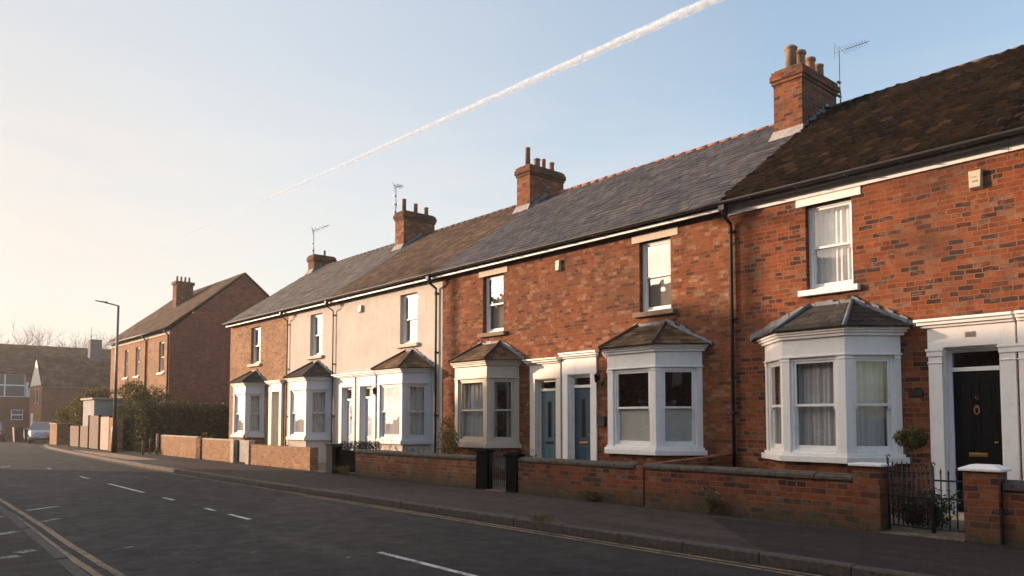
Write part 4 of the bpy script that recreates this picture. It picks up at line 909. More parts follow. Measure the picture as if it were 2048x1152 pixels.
t = thing('wooden_gate', (10.75, 26.05, 0), 'brown wooden gate between two sunlit gateposts', 'gate')
m = MB()
for k in range(7): m.box(10.74, 10.765, 25.93 + k * .145, 25.93 + k * .145 + .141, .04, .80)
m.build('boards', M['doorG'], t); m = MB(); m.box(10.765, 10.79, 25.93, 26.94, .6, .68); m.box(10.765, 10.79, 25.93, 26.94, .12, .2); m.build('gate_rail', M['doorG'], t)
# stone thresholds
for (a, b) in ((3.6, 4.62), (12.34, 12.98), (20.2, 21.2)):
    m = MB(); m.box(10.56, 11.3, a, b, -.05, .014); m.build('threshold', M['threshold'], None, kind='structure')

# ------------------------------------------------------------------ plants
def leaves(mb, c, r, n, size, flat=0, shell=.35, zmin=None):
    c = Vector(c)
    for _ in range(n):
        while True:
            v = Vector((random.uniform(-1, 1), random.uniform(-1, 1), random.uniform(-1, 1)))
            if shell * random.random() < v.length <= 1: break
        k = .82 + .3 * noise.noise(Vector((v.x * 2.1 + c.x, v.y * 2.1 + c.y, v.z * 2.1)))
        p = c + Vector((v.x * r[0], v.y * r[1], v.z * r[2])) * k
        if zmin is not None and p.z < zmin: continue
        leaf(mb, p, size)
def leaf(mb, p, size):
    a = Vector((random.gauss(0, 1), random.gauss(0, 1), random.gauss(0, 1))).normalized(); b = a.cross(Vector((random.gauss(0, 1), random.gauss(0, 1), random.gauss(0, 1)))).normalized()
    s_ = size * random.uniform(.6, 1.3); w_ = s_ * .42
    mb.add([p - a * s_, p - b * w_, p + a * s_, p + b * w_], [(0, 1, 2, 3)])
def bush(name, blobs, n, size, mat, label, cat, base, group=None, stems=6):
    t = thing(name, base, label, cat, group)
    m = MB(); vol = [r[0] * r[1] * r[2] for _, r in blobs]; tot = sum(v ** .7 for v in vol)
    for (c, r), v in zip(blobs, vol): leaves(m, c, r, int(n * v ** .7 / tot), size, zmin=base[2])
    m.build('foliage', M[mat], t)
    s_ = MB()
    for k in range(stems):
        c, r = random.choice(blobs); e = Vector(c) + Vector((random.uniform(-.6, .6) * r[0], random.uniform(-.6, .6) * r[1], random.uniform(-.2, .6) * r[2])); b0 = Vector(base) + Vector((random.uniform(-.05, .05), random.uniform(-.05, .05), 0))
        s_.tube([b0, (b0 + e) / 2 + Vector((random.uniform(-.04, .04), random.uniform(-.04, .04), 0)), e], .014, .004, seg=5)
    s_.build('stems', M['bark'], t)
    return t
# hedge: clipped block, its near face looking at the camera
t = thing('clipped_hedge', (13.5, 40, 0), 'tall dark clipped hedge behind the street lamp', 'hedge')
m = MB()
def hedge_face(m, n, fn, size):
    for _ in range(n): leaf(m, Vector(fn()), size)
def wob(a, b): return .14 * noise.noise(Vector((a * 1.3, b * 1.3, 3.1))) + .05 * noise.noise(Vector((a * 4, b * 4, 1)))
HX0, HX1, HY0, HY1, HZ = 10.75, 18.6, 38.2, 42.0, 2.28
def f1(): a, z = random.uniform(HX0, HX1), random.uniform(0, HZ); return (a, HY0 + wob(a, z) + random.random() ** 2 * .3, z)
def f2(): a, z = random.uniform(HY0, HY1), random.uniform(0, HZ - .1); return (HX0 + wob(a, z) + random.random() ** 2 * .3, a, z)
def f3(): a, b = random.uniform(HX0, HX1), random.uniform(HY0, HY1); return (a, b, HZ + wob(a, b) - random.random() ** 2 * .2 + (.12 * random.random() ** 6))
hedge_face(m, 9000, f1, .06); hedge_face(m, 6500, f2, .055); hedge_face(m, 6000, f3, .06)
m.build('foliage', M['leafH'], t)
m = MB(); m.box(HX0 + .25, HX1 - .2, HY0 + .28, HY1 - .2, 0, HZ - .2); m.build('branches', M['bark'], t)
bush('garden_bush', [((12.3, 44.4, 1.9), (1.0, 1.0, 1.1)), ((12.9, 43.9, 2.4), (1.3, 1.2, 1.1)), ((12.0, 44.5, 3.0), (.9, 1.0, .8)), ((14.3, 43.8, 2.0), (1.1, 1.1, .8)), ((10.95, 42.8, 1.9), (.4, .6, .5))], 12000, .06, 'leafB', 'tall dark bush behind the street lamp by the far brick houses', 'bush', (12.6, 44.2, 0), 'bushes beyond the hedge')
bush('garden_bush', [((11.8, 53.0, 1.7), (1.3, 2.4, 1.35)), ((11.2, 51.2, 2.2), (.9, 1.5, 1.0)), ((11.0, 55.0, 1.7), (.8, 1.3, .8)), ((11.9, 51.6, 2.9), (1.0, 1.3, .8))], 12000, .08, 'leafB', 'yellow-green bush spilling over the orange brick pier', 'bush', (12, 53, 0), 'bushes beyond the hedge')
bush('bay_shrub', [((11.8, 15.95, .8), (.35, .42, .5)), ((11.9, 16.1, 1.2), (.28, .3, .35)), ((11.7, 15.7, 1.0), (.25, .3, .4)), ((11.8, 16.0, 1.45), (.14, .16, .2))], 2600, .028, 'leafY', 'yellowing shrub beside the bay window of the teal-doored house', 'shrub', (11.8, 15.95, 0))
bush('box_hedge', [((11.15, 18.9, .75), (.25, .35, .22)), ((11.2, 19.5, .76), (.25, .35, .2)), ((11.2, 20.1, .72), (.22, .3, .2)), ((11.15, 18.4, .8), (.2, .25, .2))], 3200, .022, 'leafD', 'low dark box hedge behind the low wooden gate', 'hedge', (11.2, 19.2, 0))
def sprig(name, x, y, z, hgt, n, label, mat='leafD', spread=.25, size=.02, flowers=0, cloud=0):
    t = thing(name, (x, y, z), label, 'plant'); s_ = MB(); m = MB(); f = MB()
    if cloud: leaves(m, (x - .02, y, z + hgt * .4), (spread * .45, spread, hgt * .45), cloud, size, shell=.1, zmin=z)
    for k in range(n):
        a = random.random() * 6.28; e = Vector((x + math.cos(a) * spread * random.random(), y + math.sin(a) * spread * random.random(), z + hgt * random.uniform(.55, 1))); b = Vector((x, y, z)); mid = (b + e) / 2 + Vector((0, 0, hgt * .1))
        s_.tube([b, mid, e], .004, .002, seg=4)
        for q in range(9): p = mid.lerp(e, random.uniform(-.6, 1)) + Vector([random.uniform(-.03, .03) for _ in range(3)]); leaf(m, p, size)
        if random.random() < flowers:
            for q in range(5): leaf(f, e + Vector([random.uniform(-.015, .015) for _ in range(3)]), size * .55)
    s_.build('stems', M['bark'], t); m.build('foliage', M[mat], t)
    if f.f: f.build('blossom', M['petal'], t)
sprig('tall_weed', 11.3, 18.0, .1, 1.0, 9, 'straggly plant with thin stems over the wall left of the cream bay', 'leafB', .22, .03)
sprig('tall_weed', 11.4, 17.5, .1, .85, 9, 'second straggly plant over the wall before the cream bay', 'leafB', .22, .03)
sprig('garden_plant', 11.2, 16.6, .1, .78, 24, 'low green plant peeping over the old mossy wall', 'leafB', .4, .03)
sprig('garden_plant', 11.6, 12.6, .0, .95, 14, 'small dark plant in front of the teal front door', 'leafD', .2, .04)
sprig('wall_weed', 10.56, 9.9, 0, .26, 30, 'yellow-green weed at the foot of the wall before the blue-doored house', 'leafB', .3, .014, 0, 700)
sprig('flowering_weed', 10.55, 7.25, 0, .44, 32, 'pale-flowering weed at the foot of the nearest long wall', 'leafB', .24, .014, .9, 900)
sprig('kerb_weed', 8.02, 8.5, -.02, .14, 26, 'yellow-green weed growing along the kerb', 'leafY', .38, .011, 0, 500)
sprig('pier_weed', 10.6, 19.1, 0, .3, 34, 'weeds at the foot of the low dark wooden gate', 'leafY', .4, .018, 0, 500)
sprig('post_weed', 10.5, 35.2, 0, .35, 14, 'bright weed at the foot of the white wall post', 'leafY', .15, .03)
sprig('garden_flowers', 11.6, 4.3, .0, .62, 40, 'leafy garden plants seen through the near iron gate', 'leafD', .4, .03, .25)
sprig('garden_flowers', 11.5, 27.5, .0, 1.0, 30, 'flowering plants in the garden before the far end house', 'leafB', .5, .035, .5)
sprig('garden_flowers', 11.3, 31.6, .3, .75, 24, 'small bush over the farthest garden wall', 'leafY', .35, .04, .2)
# ball-shaped standard tree
t = thing('standard_tree', (11.9, 4.72, 0), 'small ball-shaped standard tree beside the black front door', 'potted tree')
m = MB(); leaves(m, (11.9, 4.72, 1.24), (.27, .27, .19), 2600, .022, shell=.6); m.build('crown', M['leafB'], t)
m = MB(); m.tube([(11.9, 4.72, .25), (11.905, 4.73, .7), (11.9, 4.72, 1.2)], .012, .009, seg=6)
for k in range(7): a = k * .9; m.tube([(11.9, 4.72, 1.08), (11.9 + math.cos(a) * .15, 4.72 + math.sin(a) * .15, 1.25)], .005, .003, seg=4)
m.build('trunk', M['bark'], t)
m = MB(); m.lathe((11.9, 4.72, .0), [(.11, 0), (.15, .26), (.165, .27), (.165, .31), (.13, .31), (.12, .27)], 16); m.build('plant_pot', M['lampdark'], t)
bush('gate_bush', [((11.35, 4.55, .35), (.28, .3, .4)), ((11.3, 4.2, .25), (.25, .3, .3))], 1600, .025, 'leafD', 'dark bushy plant just inside the near iron gate', 'bush', (11.35, 4.45, 0))
# moss tufts, fallen leaves and grit at the foot of the walls
m = MB()
for _ in range(2600):
    y = random.uniform(2, 36); x = 10.63 - abs(random.gauss(0, .07)); leaf(m, Vector((x, y, .012 + abs(random.gauss(0, .012)))), random.uniform(.006, .016))
for _ in range(900):
    y = random.uniform(1.5, 34); x = kx(y) + .14 + abs(random.gauss(0, .5)); leaf(m, Vector((x, y, .008)), random.uniform(.004, .010))
for _ in range(900):
    y = random.uniform(1.5, 34); x = kx(y) - abs(random.gauss(0, .07)); leaf(m, Vector((x, y, -.11)), random.uniform(.006, .014))
m.build('leaf_litter', M['leafB'], None, kind='stuff')
m = MB()
for _ in range(500):
    y = random.uniform(1.5, 20); x = random.choice([random.uniform(8.2, 10.6), random.uniform(2.5, 7.8)]); z = .008 if x > 8 else -.112; leaf(m, Vector((x, y, z)), random.uniform(.004, .009))
m.build('grit', M['markFaint'], None, kind='stuff')

# ------------------------------------------------------------------ street lamp, posts, fences beyond the terrace
t = thing('street_lamp', (9.83, 39.2, 0), 'tall grey street lamp in front of the hedge', 'street lamp')
m = MB(); m.tube([(9.83, 39.2, 1.2), (9.83, 39.2, 4), (9.86, 39.25, 6.85)], [.085, .062, .05], seg=10); m.build('column', M['lamp'], t)
m = MB(); m.tube([(9.83, 39.2, 0), (9.83, 39.2, 1.12), (9.83, 39.2, 1.22)], [.135, .12, .085], seg=12); m.box(9.71, 9.75, 39.13, 39.27, .4, .95); m.build('base_sleeve', M['lampdark'], t)
m = MB(); m.tube([(9.86, 39.25, 6.83), (9.5, 39.4, 6.93), (9.33, 39.47, 6.96)], .03, seg=8); m.build('arm', M['lamp'], t)
m = MB()
P0, P1 = Vector((9.45, 39.42, 6.93)), Vector((8.95, 39.62, 7.02)); t_ = (P1 - P0).normalized(); n_ = Vector((-t_.y, t_.x, 0)).normalized()
m.add([P0 - n_ * .06, P0 + n_ * .06, P1 + n_ * .09, P1 - n_ * .09, P0 - n_ * .05 + Vector((0, 0, .07)), P0 + n_ * .05 + Vector((0, 0, .07)), P1 + n_ * .05 + Vector((0, 0, .03)), P1 - n_ * .05 + Vector((0, 0, .03))], [(0, 3, 2, 1), (4, 5, 6, 7), (0, 1, 5, 4), (1, 2, 6, 5), (2, 3, 7, 6), (3, 0, 4, 7)]); m.build('lamp_head', M['lampdark'], t, bevel=.01)
def post(x, y, h_, r, mat, label):
    m = MB(); m.lathe((x, y, 0), [(r, 0), (r * .95, h_ - .08), (r * .6, h_ - .07), (r * 1.2, h_ - .03), (r * .5, h_)], 8); o = m.build('post', M[mat], None); tag(o, label, 'post'); return o
post(10.55, 35.28, .92, .05, 'copingL', 'pale sunlit post at the end of the farthest garden wall')
post(10.15, 35.9, .62, .05, 'post', 'short mossy post in front of the hedge, left one')
post(10.5, 36.1, .72, .035, 'post', 'thin taller stake in front of the hedge, right one')
def fence(y0, y1, zt, x, mat, label, n, cat='fence', name='board_fence'):
    t = thing(name, (x, (y0 + y1) / 2, 0), label, cat); m = MB(); w_ = (y1 - y0) / n
    for k in range(n): m.box(x, x + .025, y0 + k * w_, y0 + (k + 1) * w_ - .012, .03, zt + random.uniform(-.03, .02))
    m.build('boards', M[mat], t)
    m = MB(); m.box(x - .04, x + .06, y0 - .05, y0 + .04, 0, zt + .03); m.build('fence_post', M['blackwood'], t); m = MB(); m.box(x - .04, x + .06, y1 - .04, y1 + .05, 0, zt + .03); m.build('fence_post', M['blackwood'], t)
    m = MB(); m.box(x + .026, x + .07, y0, y1, .3, .38); m.box(x + .026, x + .07, y0, y1, zt - .3, zt - .22); m.build('fence_rail', M[mat], t)
fence(41.3, 43.15, 1.66, 10.15, 'woodpale', 'pale tall board gate next to the hedge', 12, 'gate', 'board_gate')
fence(43.3, 45.4, 1.72, 10.15, 'wood', 'tall grey board fence in front of the white outbuilding', 14)
fence(45.5, 47.6, 1.18, 10.2, 'wood', 'low weathered board fence, nearer panel with dark post', 14)
fence(47.7, 50.0, 1.18, 10.2, 'wood', 'low weathered board fence, farther panel by the dark gateway', 14)
t = thing('brick_pier', (10.3, 40.7, 0), 'narrow brick pier between the pale gate and the hedge', 'pier'); m = MB(); m.box(10.1, 10.5, 40.35, 41.2, 0, 1.62, .5); m.build('brickwork', M['brickW3'], t)
t = thing('brick_pier', (10.5, 54.8, 0), 'orange brick wall end beside the parked silver car', 'pier'); m = MB(); m.box(10.2, 10.75, 53.4, 55.4, 0, 1.25, .5); m.build('brickwork', M['brickW3'], t); m = MB(); m.box(10.15, 10.8, 53.35, 55.45, 1.25, 1.31); m.build('cap', M['copingL'], t)
t = thing('white_outbuilding', (11.1, 47, 0), 'white rendered outbuilding with flat projecting cap behind the board fence', 'outbuilding'); m = MB(); m.box(10.5, 12.2, 46, 48.4, 0, 2.6, .5); m.build('wall', M['pearl'], t)
m = MB(); m.box(10.38, 12.32, 45.88, 48.55, 2.6, 2.70); m.build('roof', M['copingL'], t, bevel=.01); m = MB(); m.lathe((10.62, 48.2, 2.68), [(.12, 0), (.1, .1), (.05, .14), (.13, .2), (.12, .3), (.02, .36)], 10); m.build('finial', M['coping'], t)

# ------------------------------------------------------------------ far brick pair with gable
h = thing('gabled_house_pair', (18, 51, 0), 'brick house pair with dark windowless gable end beyond the hedge', 'house')
FX, FE, FR_, FRX, FBX = 14.0, 6.62, 10.3, 18.2, 22.4; y0, y1 = 45.0, 57.2
hol = [(46.0, 46.9, 4.2, 6.0), (50.7, 51.5, 4.2, 6.0), (53.1, 53.9, 4.2, 6.0), (46.0, 47.2, .8, 2.6), (52, 53.2, .8, 2.6)]
m = MB(); facade(m, y0, y1, -.1, FE - .1, hol, FX); m.build('wall', M['brick0'], h)
m = MB()
for yy in (y0, y1): m.add([(FX, yy, -.1), (FBX, yy, -.1), (FBX, yy, FE), (FRX, yy, FR_ - .12), (FX, yy, FE - .1)], [(0, 1, 2, 3, 4)], .5)
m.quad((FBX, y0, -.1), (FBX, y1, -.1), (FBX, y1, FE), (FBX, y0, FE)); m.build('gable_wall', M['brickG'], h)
m = MB(); m.tiles((FX - .3, y0 - .1, FE), (FX - .3, y1 + .1, FE), (FRX, y1 + .1, FR_), (FRX, y0 - .1, FR_), 26, .3, .02, .004)
m.add([(FX - .28, y0 - .09, FE - .02), (FX - .28, y1 + .09, FE - .02), (FRX, y1 + .09, FR_ - .02), (FRX, y0 - .09, FR_ - .02), (FBX + .3, y1 + .09, FE - .02), (FBX + .3, y0 - .09, FE - .02)], [(0, 1, 2, 3), (3, 2, 4, 5)], .4)
m.add([(FX - .28, y0 - .09, FE - .1), (FRX, y0 - .09, FR_ - .1), (FRX, y0 - .09, FR_ - .02), (FX - .28, y0 - .09, FE - .02)], [(0, 1, 2, 3)], .2); m.add([(FBX + .3, y0 - .09, FE - .1), (FRX, y0 - .09, FR_ - .1), (FRX, y0 - .09, FR_ - .02), (FBX + .3, y0 - .09, FE - .02)], [(0, 1, 2, 3)], .2)
m.build('roof', M['tileC'], h)
m = MB(); m.box(FX - .05, FX, y0, y1, FE - .30, FE - .12); m.build('eaves_board', M['stone'], h); m = MB(); m.tube([(FX - .33, y0 - .1, FE - .06), (FX - .33, y1 + .1, FE - .06)], .06, seg=8); m.build('gutter', M['blackpipe'], h)
for yy in (49.2, 45.12): m = MB(); m.tube([(FX - .33, yy, FE - .08), (FX - .06, yy, FE - .4), (FX - .06, yy, 0)], .05, seg=8); m.build('drainpipe', M['blackpipe'], h)
for (a, b, c, d_) in hol: sash(h, ((FX, a), (0, 1), (-1, 0)), 0, b - a, c, d_, d=-.1, cur='blind' if c > 3 else 'net', bev=0); s = MB(); s.box(FX - .1, FX + .1, a - .1, b + .1, c - .1, c); s.build('window_sill', M['white'], h)
m = MB(); m.box(16.15, 17.2, 50.9, 51.6, 8.2, 10.35); m.box(16.08, 17.27, 50.83, 51.67, 10.15, 10.35); c_ = m.build('chimney', M['brickC2'], h)
for k in range(4): m = MB(); m.lathe((16.3 + k * .25, 51.25, 10.35), [(.07, 0), (.06, .32), (.07, .36), (.05, .36)], 10); m.build('chimney_pot', M['pot2'], c_)

# ------------------------------------------------------------------ buildings across the far junction
h = thing('small_gabled_house', (17, 77, 0), 'small gabled brick house with steep dark roof at the end of the street', 'house')
bx0, bx1, by0, by1, be, br = 13.1, 22.5, 74.8, 80.2, 4.45, 7.05; bm = (by0 + by1) / 2
m = MB(); m.quad((bx0, by0, -.12), (bx1, by0, -.12), (bx1, by0, be), (bx0, by0, be), .5); m.quad((bx0, by1, -.12), (bx1, by1, -.12), (bx1, by1, be), (bx0, by1, be), .5)
for xx in (bx0, bx1): m.add([(xx, by0, -.12), (xx, by1, -.12), (xx, by1, be), (xx, bm, br), (xx, by0, be)], [(0, 1, 2, 3, 4)], .5)
m.build('wall', M['brickB'], h)
m = MB(); m.tiles((bx1, by0 - .25, be - .1), (bx0 - .1, by0 - .25, be - .1), (bx0 - .1, bm, br + .05), (bx1, bm, br + .05), 16, .35, .03, .006)
m.add([(bx0 - .1, by0 - .25, be - .12), (bx1, by0 - .25, be - .12), (bx1, bm, br + .03), (bx0 - .1, bm, br + .03), (bx1, by1 + .25, be - .12), (bx0 - .1, by1 + .25, be - .12)], [(0, 1, 2, 3), (3, 2, 4, 5)], .3); m.build('roof', M['tileC'], h)
m = MB(); m.box(bx0 + .02, bx1, by0 - .06, by0, be - .2, be - .08); m.tube([(bx1 - 3.9, by0 - .08, .5), (bx1 - 3.9, by0 - .08, be - .2)], .06, seg=6); m.build('eaves_board', M['white'], h)
m = MB(); m.quad((bx0 - .03, by0 + .2, be), (bx0 - .03, by1 - .2, be), (bx0 - .03, bm, br - .3), (bx0 - .03, bm, br - .3)); m.build('gable_boarding', M['white2'], h)
for yy in (76.0, 77.4): m = MB(); m.box(bx0 - .04, bx0, yy, yy + .6, 2.9, 4.2); w_ = m.build('window', M['white'], h); m = MB(); m.quad((bx0 - .045, yy + .06, 2.96), (bx0 - .045, yy + .54, 2.96), (bx0 - .045, yy + .54, 4.14), (bx0 - .045, yy + .06, 4.14)); m.build('pane', M['doorK'], w_)
m = MB(); m.box(bx0 - .05, bx0, 78.2, 79.1, -.1, 2.1); m.build('door', M['white'], h)
m = MB(); m.box(17.15, 18.1, 77.1, 77.9, 6.6, 8.75); c_ = m.build('chimney', M['lilac'], h); m = MB(); m.tube([(17.3, 77.5, 8.7), (17.3, 77.5, 9.9)], .03, seg=5); m.build('flue', M['metal'], c_)
h = thing('long_terrace_house', (16, 92, 0), 'long two-storey brick building with white windows across the street end', 'house')
ax0, ax1, ay0, ay1, ae, ar = -4, 34, 88.9, 97.5, 6.1, 9.25; am = (ay0 + ay1) / 2
m = MB(); m.quad((ax0, ay0, -.12), (ax1, ay0, -.12), (ax1, ay0, ae), (ax0, ay0, ae), .5); m.quad((ax0, ay1, -.12), (ax1, ay1, -.12), (ax1, ay1, ae), (ax0, ay1, ae), .5)
for xx in (ax0, ax1): m.add([(xx, ay0, -.12), (xx, ay1, -.12), (xx, ay1, ae), (xx, am, ar), (xx, ay0, ae)], [(0, 1, 2, 3, 4)], .5)
m.build('wall', M['brickB'], h)
m = MB(); m.tiles((ax1, ay0 - .3, ae - .05), (ax0, ay0 - .3, ae - .05), (ax0, am, ar), (ax1, am, ar), 18, .5, .03, .006)
m.add([(ax0, ay0 - .3, ae - .07), (ax1, ay0 - .3, ae - .07), (ax1, am, ar - .02), (ax0, am, ar - .02), (ax1, ay1 + .3, ae - .07), (ax0, ay1 + .3, ae - .07)], [(0, 1, 2, 3), (3, 2, 4, 5)], .3); m.build('roof', M['tileC'], h)
def flatwin(h, x0, x1, z0, z1, y, nx=2, nz=2):
    m = MB(); m.box(x0, x1, y - .05, y, z0, z1); w_ = m.build('window', M['white'], h)
    for i in range(nx):
        for j in range(nz):
            a = x0 + (x1 - x0) * i / nx + .07; b = x0 + (x1 - x0) * (i + 1) / nx - .05; c = z0 + (z1 - z0) * j / nz + .07; d_ = z0 + (z1 - z0) * (j + 1) / nz - .05
            g = MB(); g.box(a, b, y - .056, y - .05, c, d_); g.build('pane', M['drape'] if False else M['paneFar'], w_)
M['paneFar'] = m_flat('far_window_glass', (.22, .2, .2), .12, .3, var=.3)
for (a, b, c, d_, nx) in [(10.7, 14.1, 3.75, 6.0, 2), (4.0, 7.4, 3.75, 6.0, 2), (-2, 1.2, 3.75, 6.0, 2), (13.0, 14.0, 1.5, 2.5, 1), (9.2, 11.4, .9, 2.4, 2), (26, 28.5, 3.75, 5.7, 2)]: flatwin(h, a, b, c, d_, ay0, nx)
m = MB(); m.box(14.15, 14.9, ay0 - .08, ay0, 3.75, 5.2); m.build('white_panel', M['white2'], h); m = MB(); m.box(14.9, 16.3, ay0 - .9, ay0, -.1, 2.9); m.build('porch', M['white2'], h)
m = MB(); m.tube([(16.5, ay0 - .08, 0), (16.5, ay0 - .08, 5.6)], .07, seg=6); m.build('drainpipe', M['white'], h)
# ------------------------------------------------------------------ bare trees beyond
def bare_tree(x, y, z0, H_, label, seed, spread=1.0, leafy=0):
    rs = random.Random(seed); t = thing('bare_tree', (x, y, z0), label, 'tree', 'bare trees on the skyline'); tr = MB(); cr_ = MB(); lf = MB()
    tr.tube([(x, y, z0), (x + rs.uniform(-.2, .2), y, z0 + H_ * .38)], .28, .2, seg=8)
    def br(p, d_, l, r, lev):
        q = p + d_ * l; mid = (p + q) / 2 + Vector((rs.uniform(-.08, .08), rs.uniform(-.08, .08), 0)) * l; cr_.tube([p, mid, q], r, r * .6, seg=4, caps=False)
        if lev == 0:
            if leafy:
                for _ in range(leafy): leaf(lf, q + Vector([rs.uniform(-.25, .25) for _ in range(3)]), .07)
            return
        for _ in range(3 if lev > 1 else 4):
            nd = (d_ + Vector((rs.gauss(0, .5) * spread, rs.gauss(0, .5) * spread, rs.gauss(.12, .28)))).normalized(); br(q if rs.random() < .6 else mid, nd, l * rs.uniform(.6, .85), r * .58, lev - 1)
    for k in range(6):
        a = k * 1.05 + rs.random() * .4; br(Vector((x, y, z0 + H_ * rs.uniform(.28, .38))), Vector((math.cos(a) * .55 * spread, math.sin(a) * .55 * spread, 1)).normalized(), H_ * .2, .10, 4)
    tr.build('trunk', M['twig'], t); cr_.build('branches', M['twig'], t)
    if lf.f: lf.build('crown', M['leafY'], t)
bare_tree(17.8, 121, 0, 16.3, 'broad bare tree on the skyline at the left of the photo', 3, 1.1)
bare_tree(14.6, 122, 0, 14.0, 'low bare tree on the skyline at the left photo edge', 5, 1.0)
bare_tree(23.4, 117, 0, 14.0, 'sparse bare tree on the skyline left of the grey chimney', 9, .8, 1)
bare_tree(27.0, 115, 0, 14.6, 'bare tree on the skyline right behind the grey chimney', 12, .9, 2)
bare_tree(29.4, 114, 0, 13.0, 'low bare tree on the skyline behind the street lamp', 15, .9)
# ------------------------------------------------------------------ cars and bins at the junction
def car(x, y, ang, paint, label, front=True):
    t = thing('parked_car', (x, y, -.12), label, 'car', 'cars parked at the junction'); c, s_ = math.cos(rad(ang)), math.sin(rad(ang))
    def P(l, w_, z): return (x + l * c - w_ * s_, y + l * s_ + w_ * c, z - .12)
    prof = [(-2.05, .35, .45, .80, .83), (-1.95, .25, .62, .95, .84), (-1.3, .22, .80, 1.0, .86), (-.7, .22, .85, 1.0, .87), (.3, .22, .86, 1.0, .87), (1.1, .22, .82, .94, .86), (1.7, .24, .66, .84, .83), (2.0, .32, .5, .68, .74)]
    m = MB(); vs = []
    for (l, zb, zm, zt, hw) in prof: vs += [P(l, -hw * .92, zb), P(l, -hw, zm * .8), P(l, -hw * .94, zt - .03), P(l, -hw * .8, zt), P(l, hw * .8, zt), P(l, hw * .94, zt - .03), P(l, hw, zm * .8), P(l, hw * .92, zb)]
    n = len(prof); m.add(vs, [(i * 8 + k, i * 8 + (k + 1) % 8, (i + 1) * 8 + (k + 1) % 8, (i + 1) * 8 + k) for i in range(n - 1) for k in range(8)] + [tuple(range(8))[::-1], tuple(range((n - 1) * 8, n * 8))], .5, True)
    body = m.build('body', M[paint], t)
    gh = [(-1.75, .97, .72), (-1.15, 1.42, .60), (.35, 1.46, .60), (1.15, .93, .74)]
    m = MB(); vs = []
    for (l, z, hw) in gh: vs += [P(l, -hw, z), P(l, hw, z)]
    vs += [P(1.15, -.74, .92), P(1.15, .74, .92), P(-1.75, -.74, .92), P(-1.75, .74, .92)]
    m.add([P(-1.15, -.6, 1.42), P(-1.15, .6, 1.42), P(.35, .6, 1.46), P(.35, -.6, 1.46), P(-1.15, -.58, 1.45), P(-1.15, .58, 1.45), P(.3, .58, 1.49), P(.3, -.58, 1.49)], [(4, 5, 6, 7), (0, 1, 5, 4), (1, 2, 6, 5), (2, 3, 7, 6), (3, 0, 4, 7)]); m.build('car_roof', M[paint], t)
    m = MB(); m.quad(P(.35, -.6, 1.46), P(.35, .6, 1.46), P(1.2, .74, .92), P(1.2, -.74, .92)); m.build('windscreen', M['paneFar'], t)
    m = MB(); m.quad(P(-1.15, -.6, 1.42), P(-1.15, .6, 1.42), P(-1.8, .74, .95), P(-1.8, -.74, .95)); m.build('rear_window', M['paneFar'], t)
    for sg in (-1, 1): m = MB(); m.quad(P(-1.15, sg * .6, 1.42), P(.35, sg * .6, 1.46), P(1.2, sg * .78, .92), P(-1.8, sg * .78, .95)); m.build('side_window', M['paneFar'], t)
    for l in (-1.3, 1.28):
        for sg in (-1, 1):
            m = MB(); m.tube([P(l, sg * .68, .31), P(l, sg * .88, .31)], .31, seg=18); w_ = m.build('wheel', M['tyre'], t); m = MB(); m.tube([P(l, sg * .875, .31), P(l, sg * .89, .31)], .19, seg=12); m.build('wheel_trim', M['chrome'], w_)
    for sg in (-1, 1):
        m = MB(); m.tube([P(1.88, sg * .58, .62), P(2.0, sg * .58, .6)], [.13, .10], seg=10); m.build('headlight', M['lens'], t)
        m = MB(); m.tube([P(-1.96, sg * .66, .78), P(-2.06, sg * .66, .76)], [.12, .09], seg=8); m.build('tail_light', M['lensR'], t)
        m = MB(); m.tube([P(.8, sg * .85, .98), P(.78, sg * .98, 1.0)], .06, seg=8); m.build('wing_mirror', M[paint], t)
    m = MB(); m.tube([P(1.99, -.25, .42), P(1.99, .25, .42)], .05, seg=6); m.build('bumper_plate', M['lens'], t)
car(11.25, 63.6, -98, 'carS', 'silver car parked at the junction beside the orange brick pier')
car(9.1, 70.5, -100, 'carR', 'dark red car parked at the left edge of the photo')
def wbin(x, y, label):
    t = thing('wheelie_bin', (x, y, -.12), label, 'bin', 'bins at the junction'); m = MB()
    a = [(x - .24, y - .3), (x + .24, y - .3), (x + .24, y + .3), (x - .24, y + .3)]; b = [(x - .3, y - .36), (x + .3, y - .36), (x + .3, y + .38), (x - .3, y + .38)]
    m.add([(*p, -.08) for p in a] + [(*p, .92) for p in b], [(0, 1, 5, 4), (1, 2, 6, 5), (2, 3, 7, 6), (3, 0, 4, 7), (0, 3, 2, 1), (4, 5, 6, 7)]); m.build('bin_body', M['bin'], t)
    m = MB(); m.box(x - .32, x + .32, y - .4, y + .4, .92, .98); m.build('bin_lid', M['bin'], t, bevel=.015)
    m = MB(); m.tube([(x - .26, y + .3, .0), (x + .26, y + .3, .0)], .1, seg=10); m.build('bin_wheels', M['tyre'], t)
wbin(10.1, 65.8, 'dark wheelie bin between the two parked cars, left one'); wbin(10.8, 66.0, 'dark wheelie bin between the two parked cars, right one')

